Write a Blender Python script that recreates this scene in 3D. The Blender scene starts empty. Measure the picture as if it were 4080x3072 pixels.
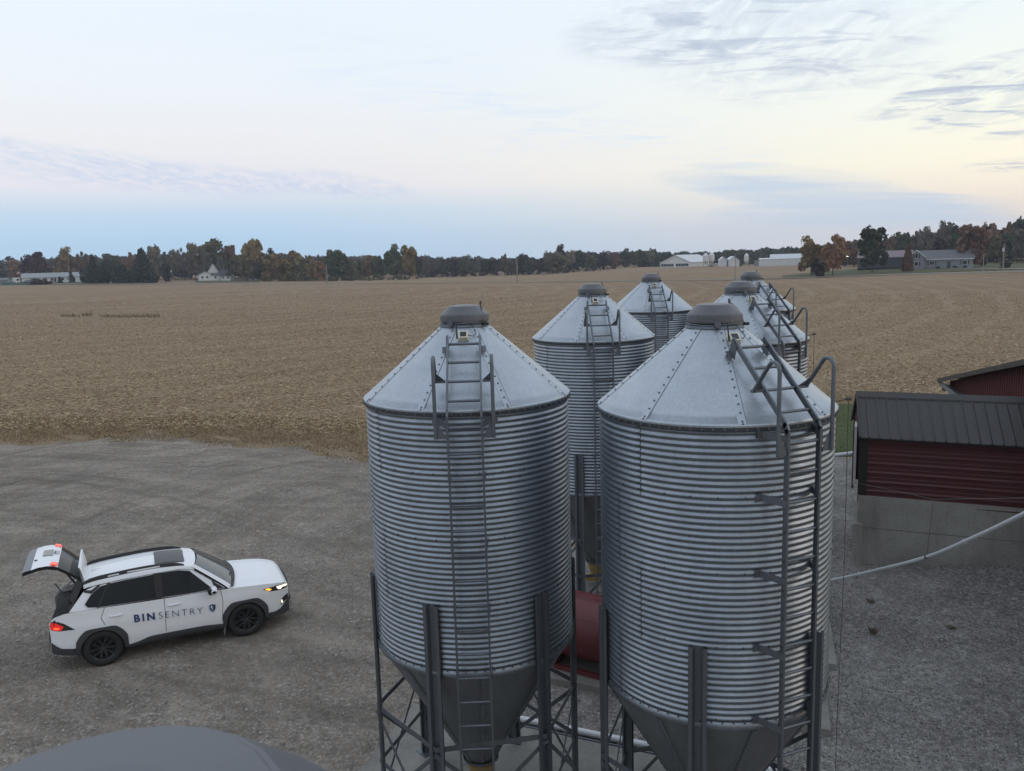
import bpy, bmesh, math, random
import numpy as np
from mathutils import Vector, Matrix
from math import sin, cos, pi, radians as RAD, sqrt, atan2
random.seed(7); rng = np.random.default_rng(11)
scene = bpy.context.scene
COL = scene.collection

# ------------------------------------------------------------------ camera
CAMZ = 7.65
FPX = 3255.08                      # focal length in pixels of a 4080 px wide frame
RX = Vector((0.99957088, -0.00442538, -0.02895627)); UX = Vector((0.02929249, 0.15101088, 0.988098)); FX = Vector((0.0, 0.9885222, -0.15107571))
cam = bpy.data.cameras.new('camera'); camo = bpy.data.objects.new('camera', cam); COL.objects.link(camo)
cam.sensor_width = 36; cam.lens = 36 * FPX / 4080; cam.clip_start = 0.05; cam.clip_end = 6000
camo.matrix_world = Matrix(((RX.x, UX.x, -FX.x, 0), (RX.y, UX.y, -FX.y, 0), (RX.z, UX.z, -FX.z, CAMZ), (0, 0, 0, 1)))
cam.dof.use_dof = True; cam.dof.focus_distance = 14; cam.dof.aperture_fstop = 8.0
scene.camera = camo

def at(xd, yd, Y):
    """world point on the sight line through a photo position (2212 px wide scale) at depth Y"""
    v = FX * FPX + RX * (xd * 1.84449 - 2040) - UX * (yd * 1.84449 - 1536)
    t = Y / v.y
    return Vector((v.x * t, Y, CAMZ + v.z * t))

# ------------------------------------------------------------------ scene-tree helpers
def tag(o, label=None, cat=None, group=None, kind=None):
    if label: o['label'] = label
    if cat: o['category'] = cat
    if group: o['group'] = group
    if kind: o['kind'] = kind
    return o
def thing(name, label, cat, loc=(0, 0, 0), rz=0, group=None):
    o = bpy.data.objects.new(name, None); COL.objects.link(o)
    o.location = loc; o.rotation_euler = (0, 0, rz); o.empty_display_size = .2
    return tag(o, label, cat, group)
def link(name, me, mats, parent=None, loc=None, rz=None):
    o = bpy.data.objects.new(name, me); COL.objects.link(o)
    if parent is not None: o.parent = parent
    if loc is not None: o.location = loc
    if rz is not None: o.rotation_euler = (0, 0, rz)
    if mats is not None:
        for m in (mats if isinstance(mats, (list, tuple)) else [mats]): me.materials.append(m)
    return o
def copy_tree(o, parent=None):
    c = o.copy(); COL.objects.link(c)
    if parent is not None: c.parent = parent
    for ch in list(o.children): copy_tree(ch, c)
    return c

class MB:
    def __init__(s): s.v = []; s.f = []; s.m = []; s.s = []
    def add(s, vs, fs, mat=0, smooth=False):
        b = len(s.v); s.v += [tuple(x) for x in vs]
        for f in fs: s.f.append(tuple(i + b for i in f)); s.m.append(mat); s.s.append(smooth)
    def box(s, c, d, M=None, mat=0):
        x, y, z = [k / 2 for k in d]; M = M or Matrix.Identity(3); c = Vector(c)
        vs = [c + M @ Vector((sx * x, sy * y, sz * z)) for sx in (-1, 1) for sy in (-1, 1) for sz in (-1, 1)]
        s.add(vs, [(0, 1, 3, 2), (4, 6, 7, 5), (0, 4, 5, 1), (2, 3, 7, 6), (0, 2, 6, 4), (1, 5, 7, 3)], mat)
    def bar(s, a, b, w, h, up=(0, 0, 1), mat=0):
        a = Vector(a); b = Vector(b); d = b - a; L = d.length; x = d / L; up = Vector(up)
        y = up.cross(x); y = y.normalized() if y.length > 1e-5 else Vector((1, 0, 0)); z = x.cross(y)
        s.box((a + b) / 2, (L, w, h), Matrix((x, y, z)).transposed(), mat)
    def tube(s, pts, r, n=8, mat=0, cap=True, smooth=True):
        pts = [Vector(p) for p in pts]; R = r if isinstance(r, (list, tuple)) else [r] * len(pts)
        t0 = (pts[1] - pts[0]).normalized(); u = t0.orthogonal().normalized(); rings = []
        for i, p in enumerate(pts):
            t = (pts[min(i + 1, len(pts) - 1)] - pts[max(i - 1, 0)]).normalized()
            u = (u - t * u.dot(t)).normalized(); w = t.cross(u)
            rings.append([p + (u * cos(2 * pi * k / n) + w * sin(2 * pi * k / n)) * R[i] for k in range(n)])
        vs = [q for rg in rings for q in rg]; fs = []
        for i in range(len(pts) - 1):
            for k in range(n): fs.append((i * n + k, i * n + (k + 1) % n, (i + 1) * n + (k + 1) % n, (i + 1) * n + k))
        s.add(vs, fs, mat, smooth)
        if cap:
            s.add(rings[0], [tuple(reversed(range(n)))], mat); s.add(rings[-1], [tuple(range(n))], mat)
    def lathe(s, prof, n=32, mat=0, smooth=True, a0=0, a1=2 * pi, c=(0, 0, 0)):
        full = abs(a1 - a0 - 2 * pi) < 1e-6; m = n if full else n + 1; vs = []; fs = []
        for (r, z) in prof:
            for k in range(m):
                a = a0 + (a1 - a0) * k / n; vs.append((c[0] + r * cos(a), c[1] + r * sin(a), c[2] + z))
        for i in range(len(prof) - 1):
            for k in range(n):
                k2 = (k + 1) % m; fs.append((i * m + k, i * m + k2, (i + 1) * m + k2, (i + 1) * m + k))
        s.add(vs, fs, mat, smooth)
    def grid(s, P, mat=0, smooth=True, flip=False):
        nu = len(P); nv = len(P[0]); vs = [q for row in P for q in row]; fs = []
        for i in range(nu - 1):
            for j in range(nv - 1):
                f = (i * nv + j, i * nv + j + 1, (i + 1) * nv + j + 1, (i + 1) * nv + j); fs.append(f[::-1] if flip else f)
        s.add(vs, fs, mat, smooth)
    def prism(s, poly, M, h, mat=0):
        """poly (2D) extruded by h along local z of the 4x4 frame M"""
        n = len(poly); vs = [M @ Vector((p[0], p[1], 0)) for p in poly] + [M @ Vector((p[0], p[1], h)) for p in poly]
        s.add(vs, [tuple(reversed(range(n))), tuple(range(n, 2 * n))] + [(i, (i + 1) % n, n + (i + 1) % n, n + i) for i in range(n)], mat)
    def bolt(s, p, nrm, r=.012, h=.008, mat=0):
        p = Vector(p); nrm = Vector(nrm).normalized(); u = nrm.orthogonal().normalized(); w = nrm.cross(u); n = 6
        a = [p + (u * cos(k * pi / 3) + w * sin(k * pi / 3)) * r for k in range(n)]; b = [q * 1 + nrm * h for q in a]
        b = [p + nrm * h + (q - p) * .75 for q in a]
        s.add(a + b, [tuple(range(n, 2 * n))] + [(i, (i + 1) % n, n + (i + 1) % n, n + i) for i in range(n)], mat)
    def mesh(s, name):
        me = bpy.data.meshes.new(name); me.from_pydata(s.v, [], s.f)
        me.polygons.foreach_set('material_index', s.m); me.polygons.foreach_set('use_smooth', s.s); me.update(); return me
    def build(s, name, mats, parent=None, loc=None, rz=None): return link(name, s.mesh(name), mats, parent, loc, rz)

def np_mesh(name, V, F, mat, attr=None, smooth=False):
    """big mesh from numpy arrays; F is (n, k)"""
    me = bpy.data.meshes.new(name); n, k = F.shape
    me.vertices.add(len(V)); me.vertices.foreach_set('co', V.astype(np.float32).ravel())
    me.loops.add(n * k); me.loops.foreach_set('vertex_index', F.astype(np.int32).ravel())
    me.polygons.add(n); me.polygons.foreach_set('loop_start', np.arange(0, n * k, k, dtype=np.int32))
    me.polygons.foreach_set('use_smooth', np.full(n, smooth))
    if attr is not None:
        a = me.attributes.new('tint', 'FLOAT', 'FACE'); a.data.foreach_set('value', attr.astype(np.float32))
    me.update(calc_edges=True); me.materials.append(mat) if mat else None
    return me

# ------------------------------------------------------------------ materials
class NT:
    def __init__(s, name):
        s.m = bpy.data.materials.new(name); s.m.use_nodes = True; s.t = s.m.node_tree; s.n = s.t.nodes; s.l = s.t.links
        s.b = s.n['Principled BSDF']
    def node(s, typ, **kw):
        x = s.n.new(typ)
        for k, v in kw.items():
            if k in x.inputs.keys(): s.put(x.inputs[k], v)
            else: setattr(x, k, v)
        return x
    def put(s, sock, v):
        if isinstance(v, bpy.types.NodeSocket): s.l.new(v, sock)
        elif isinstance(v, (tuple, list)) and len(v) == 3 and sock.type == 'RGBA': sock.default_value = (*v, 1)
        elif sock.type == 'RGBA' and isinstance(v, (int, float)): sock.default_value = (v, v, v, 1)
        else: sock.default_value = v
    def coord(s, kind='Object', scale=(1, 1, 1), rot=(0, 0, 0)):
        if kind == 'World': o = s.node('ShaderNodeNewGeometry').outputs['Position']
        else: o = s.node('ShaderNodeTexCoord').outputs[kind]
        mp = s.node('ShaderNodeMapping'); s.l.new(o, mp.inputs[0]); mp.inputs['Scale'].default_value = scale; mp.inputs['Rotation'].default_value = rot
        return mp.outputs[0]
    def noise(s, vec, scale, detail=4, rough=.6, out='Fac', dist=0):
        x = s.node('ShaderNodeTexNoise'); s.l.new(vec, x.inputs['Vector']); x.inputs['Scale'].default_value = scale
        x.inputs['Detail'].default_value = detail; x.inputs['Roughness'].default_value = rough; x.inputs['Distortion'].default_value = dist
        return x.outputs[out]
    def voro(s, vec, scale, feature='F1', out='Distance', rnd=1):
        x = s.node('ShaderNodeTexVoronoi', feature=feature); s.l.new(vec, x.inputs['Vector']); x.inputs['Scale'].default_value = scale
        x.inputs['Randomness'].default_value = rnd
        return x.outputs[out]
    def ramp(s, fac, stops, interp='LINEAR'):
        x = s.node('ShaderNodeValToRGB'); s.put(x.inputs[0], fac); x.color_ramp.interpolation = interp; e = x.color_ramp.elements
        while len(e) < len(stops): e.new(.5)
        for k, (p, c) in enumerate(stops):
            e[k].position = p; c = (c, c, c) if isinstance(c, (int, float)) else c; e[k].color = (*c, 1)
        return x.outputs[0]
    def mix(s, fac, a, b, mode='MIX'):
        x = s.node('ShaderNodeMix', data_type='RGBA', blend_type=mode); s.put(x.inputs[0], fac); s.put(x.inputs[6], a); s.put(x.inputs[7], b)
        return x.outputs[2]
    def math(s, op, a, b=0, c=0, clamp=False):
        x = s.node('ShaderNodeMath', operation=op); x.use_clamp = clamp
        for i, v in enumerate((a, b, c)): s.put(x.inputs[i], v)
        return x.outputs[0]
    def bump(s, h, strength=.5, dist=.02):
        x = s.node('ShaderNodeBump'); s.l.new(h, x.inputs['Height']); x.inputs['Strength'].default_value = strength; x.inputs['Distance'].default_value = dist
        s.l.new(x.outputs[0], s.b.inputs['Normal'])
    def set(s, **kw):
        for k, v in kw.items(): s.put(s.b.inputs[k.replace('_', ' ')], v)
        return s.m

def plain(name, col, rough=.6, metal=0, var=.25, scale=6, spec=.5, coat=0, emit=None, estr=0):
    t = NT(name); v = t.coord('Object'); n = t.noise(v, scale, 5)
    c = t.mix(t.math('MULTIPLY', n, 1), tuple(k * (1 - var) for k in col), tuple(min(1, k * (1 + var)) for k in col))
    t.set(Base_Color=c, Roughness=t.ramp(n, [(.3, max(.02, rough - .08)), (.7, min(1, rough + .08))]), Metallic=metal)
    t.b.inputs['Specular IOR Level'].default_value = spec; t.b.inputs['Coat Weight'].default_value = coat
    if emit: t.set(Emission_Color=emit, Emission_Strength=estr)
    return t.m

def galvanized(name, col, rough, metal=.8, dirt=.5):
    t = NT(name); v = t.coord('Object'); rnd = t.node('ShaderNodeObjectInfo').outputs['Random']
    sp = t.voro(v, 42, out='Color'); spg = t.ramp(sp, [(0, .90), (1, 1.08)])
    big = t.noise(t.coord('Object', (1, 1, .35)), 2.6, 6, .65)
    st = t.noise(t.coord('Object', (9, 9, .7)), 1.6, 5, .7)            # vertical run-off streaks
    c = t.mix(1, col, spg, 'MULTIPLY')
    c = t.mix(t.math('MULTIPLY', t.ramp(big, [(.42, 0), (.72, 1)]), dirt), c, tuple(k * .62 for k in col))
    c = t.mix(t.math('MULTIPLY', t.ramp(st, [(.55, 0), (.78, 1)]), dirt * .8), c, (col[0] * 1.2, col[1] * 1.2, col[2] * 1.18))
    r = t.math('ADD', t.ramp(big, [(.3, rough - .07), (.75, rough + .12)]), t.math('MULTIPLY', t.math('SUBTRACT', sp, .5), .08))
    t.set(Base_Color=c, Metallic=metal, Roughness=r)
    t.bump(t.noise(v, 5, 3), .12, .02)
    return t.m

M = {}
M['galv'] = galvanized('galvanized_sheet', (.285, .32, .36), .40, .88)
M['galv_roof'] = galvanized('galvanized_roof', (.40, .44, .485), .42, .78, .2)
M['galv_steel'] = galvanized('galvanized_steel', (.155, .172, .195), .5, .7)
M['galv_hop_shade'] = galvanized('galvanized_hopper_shaded', (.235, .247, .265), .52, .7)  # galvanized steel with the hopper's shading put into a darker colour
M['seam'] = plain('seam_sealant', (.06, .065, .07), .7)
M['bolt'] = plain('bolt_washers', (.13, .145, .165), .55, .4)
M['lid'] = plain('lid_plastic', (.100, .105, .118), .45, 0, .4, 4)
M['boot'] = plain('yellow_boot', (.30, .20, .07), .5, 0, .3)
M['white_plastic'] = plain('white_plastic', (.62, .60, .47), .45)
M['panel'] = plain('solar_cell', (.018, .02, .03), .18)
M['black'] = plain('black_rubber', (.015, .015, .016), .55)
M['pvc'] = plain('white_pipe', (.62, .64, .66), .4, 0, .12, 4)
M['rope'] = plain('thin_wire', (.10, .085, .075), .8)
M['wire'] = plain('dull_wire', (.22, .23, .24), .5, .5)
M['tankred'] = plain('tank_red_paint', (.105, .020, .023), .5, 0, .4, 3)
M['conc'] = None
M['white'] = plain('white_paint', (.72, .72, .72), .55, 0, .1)
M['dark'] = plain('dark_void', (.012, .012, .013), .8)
# ------------------------------------------------------------------ sky and light
SUN_AZ = RAD(-12)       # measured from +X (the right of the picture): dusk glow on the right, just behind the view
SUN_EL = RAD(6)
def build_world():
    w = bpy.data.worlds.new("World"); scene.world = w; w.use_nodes = True
    t = NT.__new__(NT); t.t = w.node_tree; t.n = t.t.nodes; t.l = t.t.links
    bg = t.n['Background']
    sky = t.node('ShaderNodeTexSky', sky_type='NISHITA'); sky.sun_disc = False
    sky.sun_elevation = SUN_EL; sky.sun_rotation = pi / 2 - SUN_AZ; sky.air_density = 1.4; sky.dust_density = 1.5
    d = t.node('ShaderNodeTexCoord').outputs['Generated']
    sx = t.node('ShaderNodeSeparateXYZ'); t.l.new(d, sx.inputs[0]); X, Y, Z = sx.outputs
    # thin high overcast lit from below the horizon: colour by height, colder to the left, warmer to the right
    el = t.math('MULTIPLY', t.math('ARCSINE', Z), 2 / pi)                    # 0..1 of 90 degrees
    e2 = t.ramp(el, [(0, 0), (.5, 1)])
    az = t.math('ARCTAN2', X, Y)                                            # 0 ahead, + to the right
    side = t.node('ShaderNodeMapRange'); side.interpolation_type = 'SMOOTHSTEP'; t.l.new(az, side.inputs[0])
    side.inputs[1].default_value = -.38; side.inputs[2].default_value = .72; s = side.outputs[0]
    L = t.ramp(e2, [(0, (.345, .515, .69)), (.045, (.345, .525, .715)), (.08, (.40, .535, .69)), (.118, (.60, .605, .69)), (.17, (.64, .64, .69)),
                    (.26, (.645, .69, .745)), (.42, (.63, .695, .785)), (1, (.64, .71, .83))])
    R = t.ramp(e2, [(0, (.54, .52, .545)), (.035, (.61, .56, .545)), (.075, (.745, .665, .575)), (.118, (.785, .745, .61)), (.20, (.73, .755, .685)),
                    (.31, (.665, .72, .745)), (.5, (.63, .70, .785)), (1, (.63, .705, .815))])
    c = t.mix(s, L, R)
    # clouds: streaks on a flat high layer
    k = t.math('DIVIDE', 1, t.math('ADD', Z, .06))
    cb = t.node('ShaderNodeCombineXYZ'); t.l.new(t.math('MULTIPLY', X, k), cb.inputs[0]); t.l.new(t.math('MULTIPLY', Y, k), cb.inputs[1])
    def layer(rot, sc, scale, lo, hi, detail=8, dist=.6):
        mp = t.node('ShaderNodeMapping'); t.l.new(cb.outputs[0], mp.inputs[0]); mp.inputs['Rotation'].default_value = (0, 0, RAD(rot)); mp.inputs['Scale'].default_value = (*sc, 1)
        return t.ramp(t.noise(mp.outputs[0], scale, detail, .62, dist=dist), [(lo, 0), (hi, 1)])
    def blob(xd, yd, ra, re, tilt=0):
        """soft patch of sky centred on a direction; ra, re: half sizes in radians"""
        v = (at(xd, yd, 1) - Vector((0, 0, CAMZ))).normalized(); a0 = atan2(v.x, v.y); e0 = math.asin(v.z)
        da = t.math('SUBTRACT', az, a0); de = t.math('SUBTRACT', t.math('ARCSINE', Z), e0); ct, st = cos(RAD(tilt)), sin(RAD(tilt))
        u = t.math('ADD', t.math('MULTIPLY', da, ct / ra), t.math('MULTIPLY', de, st / ra))
        q = t.math('ADD', t.math('MULTIPLY', da, -st / re), t.math('MULTIPLY', de, ct / re))
        rr = t.math('ADD', t.math('MULTIPLY', u, u), t.math('MULTIPLY', q, q))
        return t.ramp(rr, [(0, 1), (.35, .8), (1, 0)], 'EASE')
    def put(c, mask, tex, col, amt): return t.mix(t.math('MULTIPLY', t.math('MULTIPLY', mask, tex), amt, clamp=True), c, col)
    fine = layer(-24, (.9, 1.9), 2.3, .50, .70, 10, 1.2); wisp = layer(35, (2.2, .8), 3.6, .40, .68, 9, 1.2); wide = layer(-20, (.35, 1.3), 1.1, .42, .62)
    BL = (.40, .49, .66); GR = (.38, .43, .54)
    # long band low on the left, three overlapping stretches
    for (xd, yd, ra, re, ti, am) in ((40, 345, .20, .026, -8, .42), (300, 372, .18, .021, -8, .48), (500, 386, .11, .017, -8, .42), (720, 398, .11, .017, -7, .62)):
        c = put(c, blob(xd, yd, ra, re, ti), t.math('ADD', t.math('MULTIPLY', wisp, 1.0), .15), BL, am * 1.15)
    # smudges over the middle, falling to the right
    for (xd, yd, ra, re, ti, am) in ((950, 190, .20, .06, -14, .30), (1180, 250, .16, .045, -16, .42), (1470, 310, .14, .035, -14, .38), (720, 130, .2, .06, -14, .14), (1000, 300, .1, .02, -8, .3)):
        c = put(c, blob(xd, yd, ra, re, ti), t.math('ADD', fine, .12), (.53, .62, .755), am * 1.3)
    # grey scud top right
    for (xd, yd, ra, re, ti, am) in ((1480, 35, .16, .05, 8, .75), (1640, 90, .17, .075, -6, .85), (1760, 40, .2, .07, 4, .55), (1850, 125, .10, .035, -10, .6), (2090, 182, .085, .022, 4, 1.3), (2180, 222, .10, .022, 8, 1.5), (1980, 222, .07, .014, 10, .9), (2190, 290, .04, .007, 0, 1.2), (2195, 355, .06, .008, 0, 1.0), (2180, 130, .06, .01, 4, .6)):
        c = put(c, blob(xd, yd, ra, re, ti), t.math('ADD', fine, t.math('MULTIPLY', wisp, .35)), GR, am)
    # blue bank low on the right
    for (xd, yd, ra, re, ti, am) in ((1640, 410, .14, .018, -10, .8), (1810, 430, .17, .024, -9, 1.0), (1950, 440, .12, .016, -5, .8), (1840, 462, .17, .017, -3, .85), (1650, 462, .08, .014, -2, .45), (1880, 490, .22, .018, -2, .55), (1700, 380, .13, .014, -8, .5)):
        c = put(c, blob(xd, yd, ra, re, ti), t.math('ADD', t.math('ADD', t.math('MULTIPLY', wide, .55), t.math('MULTIPLY', fine, .35)), .38), (.44, .525, .64), am * 1.2)
    # thin texture everywhere
    c = put(c, t.ramp(el, [(.05, 0), (.2, 1)]), wide, (.60, .655, .76), .12)
    # behind the camera and overhead the evening sky is dimmer
    back = t.ramp(t.math('ADD', t.math('MULTIPLY', Y, .5), .5), [(.15, .82), (.62, 1)])
    up = t.ramp(el, [(.42, 1), (.95, .85)])
    c = t.mix(1, c, t.math('MULTIPLY', back, up), 'MULTIPLY')
    nis = t.mix(1, sky.outputs[0], .02, 'MULTIPLY')
    c = t.mix(1, c, nis, 'ADD')
    t.l.new(c, bg.inputs[0]); bg.inputs[1].default_value = 1.0
    sl = bpy.data.lights.new('sun', 'SUN'); sl.energy = .18; sl.angle = RAD(34); sl.color = (1, .88, .74)
    so = bpy.data.objects.new('sun', sl); COL.objects.link(so)
    dv = Vector((cos(SUN_EL + .25) * cos(SUN_AZ), cos(SUN_EL + .25) * sin(SUN_AZ), sin(SUN_EL + .25)))
    so.rotation_euler = dv.to_track_quat('Z', 'Y').to_euler()
build_world()
scene.view_settings.view_transform = 'Standard'; scene.view_settings.look = 'None'; scene.view_settings.exposure = .34; scene.view_settings.gamma = 1
# ------------------------------------------------------------------ terrain
# far ground heights along sight azimuths (photo column): (column, [(depth, height), ...]); flat within 200 m
TAB = [(-300, [(220, 0), (300, 1.2), (400, 3.9), (900, 4.5)]), (0, [(220, 0), (300, 1.2), (400, 3.9), (900, 4.5)]), (460, [(250, 0), (330, .5), (400, 2.3), (900, 3)]),
       (706, [(250, 0), (330, .3), (420, .5), (900, 1)]), (900, [(250, 0), (330, 0), (450, -.2), (900, -1)]), (1180, [(200, 0), (300, -.3), (450, -.3), (900, -2)]),
       (1330, [(200, 0), (260, 0), (480, 1.3), (900, 1)]), (1480, [(200, 0), (250, .2), (450, 1.6), (900, 2)]), (1700, [(180, 0), (230, .4), (440, .6), (900, 3)]),
       (2000, [(180, 0), (215, .3), (260, 1.5), (900, 6)]), (2600, [(180, 0), (215, .3), (260, 1.8), (900, 8)])]
AZS = np.array([(q[0] - 1106) / 1764.9 for q in TAB])
def gz_(x, y):
    if y < 100: return 0.0
    u = x / y
    hs = [np.interp(y, [p[0] for p in q[1]], [p[1] for p in q[1]]) for q in TAB]
    return float(np.interp(u, AZS, hs))
def on(xd, Y, dz=0):
    """ground point on photo column xd at depth Y"""
    x = at(xd, 590, Y).x
    return Vector((x, Y, gz_(x, Y) + dz))

def polar_sheet(name, mat, kind='structure'):
    rs = [0, 6, 12, 20, 30, 45, 70, 110, 160, 200, 230, 260, 300, 340, 400, 460, 540, 650, 800, 1000]; V = []; F = []
    na = 144
    for r in rs:
        for k in range(na):
            a = 2 * pi * k / na; x, y = r * sin(a), r * cos(a); V.append((x, y, gz_(x, y)))
    for i in range(len(rs) - 1):
        for k in range(na):
            k2 = (k + 1) % na; F.append((i * na + k, i * na + k2, (i + 1) * na + k2, (i + 1) * na + k))
    me = np_mesh(name, np.array(V), np.array(F)[:, ::-1], mat, None, True); o = link(name, me, None); o['kind'] = kind; return o

def mat_field():
    t = NT('corn_stubble_soil'); w = t.coord('World'); big = t.noise(w, .035, 5, .6); mid = t.noise(w, .35, 5, .65)
    # straw flecks: several rotated, stretched noises
    fl = None
    for (rot, sc) in ((12, (2.2, 9, 1)), (-38, (2.6, 11, 1)), (75, (2.4, 10, 1))):
        n = t.ramp(t.noise(t.coord('World', sc, (0, 0, RAD(rot))), 1.5, 3, .6), [(.52, 0), (.66, 1)])
        fl = n if fl is None else t.math('MAXIMUM', fl, n)
    soil = t.mix(t.ramp(big, [(.38, 0), (.62, 1)]), (.17, .112, .066), (.215, .15, .09))
    straw = t.mix(mid, (.375, .285, .178), (.55, .437, .288))
    dens = t.ramp(t.noise(t.coord('World', (.02, .11, 1), (0, 0, RAD(24))), 1, 6, .7), [(.3, .35), (.7, 1)])
    c = t.mix(t.math('MULTIPLY', fl, dens), soil, straw)
    red = t.ramp(t.noise(t.coord('World', (.011, .03, 1), (0, 0, RAD(20))), 1, 4, .6), [(.45, 0), (.65, 1)])
    c = t.mix(t.math('MULTIPLY', red, .35), c, (.225, .135, .092))
    rows = t.node('ShaderNodeTexWave', bands_direction='Y'); t.l.new(t.coord('World', (1, 1, 1), (0, 0, RAD(22))), rows.inputs['Vector']); rows.inputs['Scale'].default_value = .42
    rows.inputs['Distortion'].default_value = 2.5; rows.inputs['Detail'].default_value = 3
    c = t.mix(t.math('MULTIPLY', rows.outputs['Fac'], .22), c, t.mix(1, c, (.72, .70, .68), 'MULTIPLY'))
    arc = t.node('ShaderNodeTexWave', wave_type='RINGS', rings_direction='Z'); mp = t.node('ShaderNodeMapping'); t.l.new(w, mp.inputs[0]); mp.inputs['Location'].default_value = (150, -230, 0); t.l.new(mp.outputs[0], arc.inputs['Vector']); arc.inputs['Scale'].default_value = .045; arc.inputs['Distortion'].default_value = 2.2; arc.inputs['Detail'].default_value = 4; arc.inputs['Detail Scale'].default_value = 2
    c = t.mix(t.math('MULTIPLY', t.ramp(arc.outputs['Fac'], [(.80, 0), (.99, 1)]), .24), c, (.40, .33, .23))
    cl = t.noise(t.coord('World', (.55, 1.3, 1), (0, 0, RAD(24))), 1.0, 7, .72); c = t.mix(1, c, t.ramp(cl, [(.3, .78), (.5, 1), (.72, 1.2)]), 'MULTIPLY')
    t.set(Base_Color=c, Roughness=.95); t.b.inputs['Specular IOR Level'].default_value = .15
    t.bump(t.math('ADD', fl, mid), .6, .05); return t.m
def mat_gravel(name, dk, lt, stone, tracks):
    t = NT(name); w = t.coord('World'); big = t.noise(w, .22, 6, .65); mid = t.noise(w, 1.7, 5, .7); fine = t.noise(w, 14, 4, .7)
    c = t.mix(t.ramp(big, [(.35, 0), (.65, 1)]), dk, lt)
    c = t.mix(t.ramp(mid, [(.42, 0), (.7, .55)]), c, tuple(k * .72 for k in dk))
    v = t.node('ShaderNodeTexVoronoi'); t.l.new(w, v.inputs['Vector']); v.inputs['Scale'].default_value = 26
    sel = t.ramp(v.outputs['Color'], [(.55 if tracks else .3, 0), (.75, 1)])
    c = t.mix(t.math('MULTIPLY', sel, .8), c, t.mix(fine, tuple(k * .6 for k in stone), tuple(k * 1.35 for k in stone)))
    v2 = t.voro(w, 9, out='Color'); c = t.mix(t.ramp(v2, [(.86, 0), (.93, .6)]), c, tuple(k * 1.25 for k in stone))
    c = t.mix(1, c, t.ramp(fine, [(.25, .68), (.75, 1.26)]), 'MULTIPLY'); g5 = t.noise(w, 5.5, 6, .75); c = t.mix(1, c, t.ramp(g5, [(.32, .76), (.5, 1), (.68, 1.22)]), 'MULTIPLY')
    g1 = t.noise(w, .55, 5, .6); c = t.mix(1, c, t.ramp(g1, [(.35, .80), (.65, 1.16)]), 'MULTIPLY')
    if tracks:
        # wheel tracks and graded streaks sweeping round the yard
        tr = t.ramp(t.noise(t.coord('World', (.13, .6, 1), (0, 0, RAD(9))), 1.2, 7, .68, dist=1.3), [(.40, 0), (.66, 1)])
        c = t.mix(t.math('MULTIPLY', tr, .48), c, tuple(k * .62 for k in dk))
        tr2 = t.ramp(t.noise(t.coord('World', (.5, .07, 1), (0, 0, RAD(-38))), 1.2, 5, .6, dist=.5), [(.55, 0), (.75, 1)])
        c = t.mix(t.math('MULTIPLY', tr2, .6), c, (.205, .192, .172))
    if tracks:
        # ruts sweeping round turning centres: noise laid out by radius and angle
        for cx, cy, rs_, as_, am in ((-1.5, 22, 1.5, 1.1, .72), (-26, 4, 1.3, 1.6, .62), (-14, -6, 1.2, 1.0, .6)):
            sp = t.node('ShaderNodeSeparateXYZ'); t.l.new(w, sp.inputs[0]); dx = t.math('SUBTRACT', sp.outputs[0], cx); dy = t.math('SUBTRACT', sp.outputs[1], cy)
            rad = t.math('SQRT', t.math('ADD', t.math('MULTIPLY', dx, dx), t.math('MULTIPLY', dy, dy))); rad = t.math('ADD', rad, t.math('MULTIPLY', t.noise(w, .25, 3), .9)); an = t.math('ARCTAN2', dx, dy)
            cv = t.node('ShaderNodeCombineXYZ'); t.l.new(t.math('MULTIPLY', rad, rs_), cv.inputs[0]); t.l.new(t.math('MULTIPLY', an, as_), cv.inputs[1]); nn = t.noise(cv.outputs[0], 1.0, 5, .6)
            gate = t.ramp(t.noise(w, .09, 3, .5), [(.38, .15), (.6, 1)])
            c = t.mix(t.math('MULTIPLY', t.math('MULTIPLY', t.ramp(nn, [(.53, 0), (.66, 1)]), gate), am), c, tuple(k * .55 for k in dk))
            c = t.mix(t.math('MULTIPLY', t.math('MULTIPLY', t.ramp(nn, [(.33, 1), (.45, 0)]), gate), am), c, tuple(k * 1.22 for k in lt))
    t.set(Base_Color=c, Roughness=.92); t.b.inputs['Specular IOR Level'].default_value = .2
    t.bump(t.math('ADD', t.math('MULTIPLY', v.outputs['Distance'], -1), t.math('ADD', fine, mid)), .9, .035); return t.m
M['field'] = mat_field()
M['gravel'] = mat_gravel('yard_gravel', (.218, .184, .150), (.295, .258, .217), (.36, .334, .302), True)
M['stone'] = mat_gravel('crushed_stone', (.165, .156, .143), (.228, .217, .202), (.33, .32, .305), False)
def mat_conc(name, a, b):
    t = NT(name); v = t.coord('World'); n = t.noise(v, .9, 6, .65); f = t.noise(v, 22, 3); s = t.noise(t.coord('World', (3, 3, .25)), 1.2, 5, .7)
    c = t.mix(t.ramp(n, [(.35, 0), (.65, 1)]), a, b); c = t.mix(t.math('MULTIPLY', t.ramp(s, [(.52, 0), (.75, 1)]), .55), c, tuple(k * .55 for k in a))
    c = t.mix(1, c, t.ramp(f, [(.3, .88), (.7, 1.1)]), 'MULTIPLY'); t.set(Base_Color=c, Roughness=.88); t.bump(f, .25, .01); return t.m
M['conc'] = mat_conc('concrete', (.17, .165, .15), (.255, .25, .23)); M['conc_wall'] = mat_conc('concrete_wall', (.235, .228, .205), (.34, .33, .298))
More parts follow.
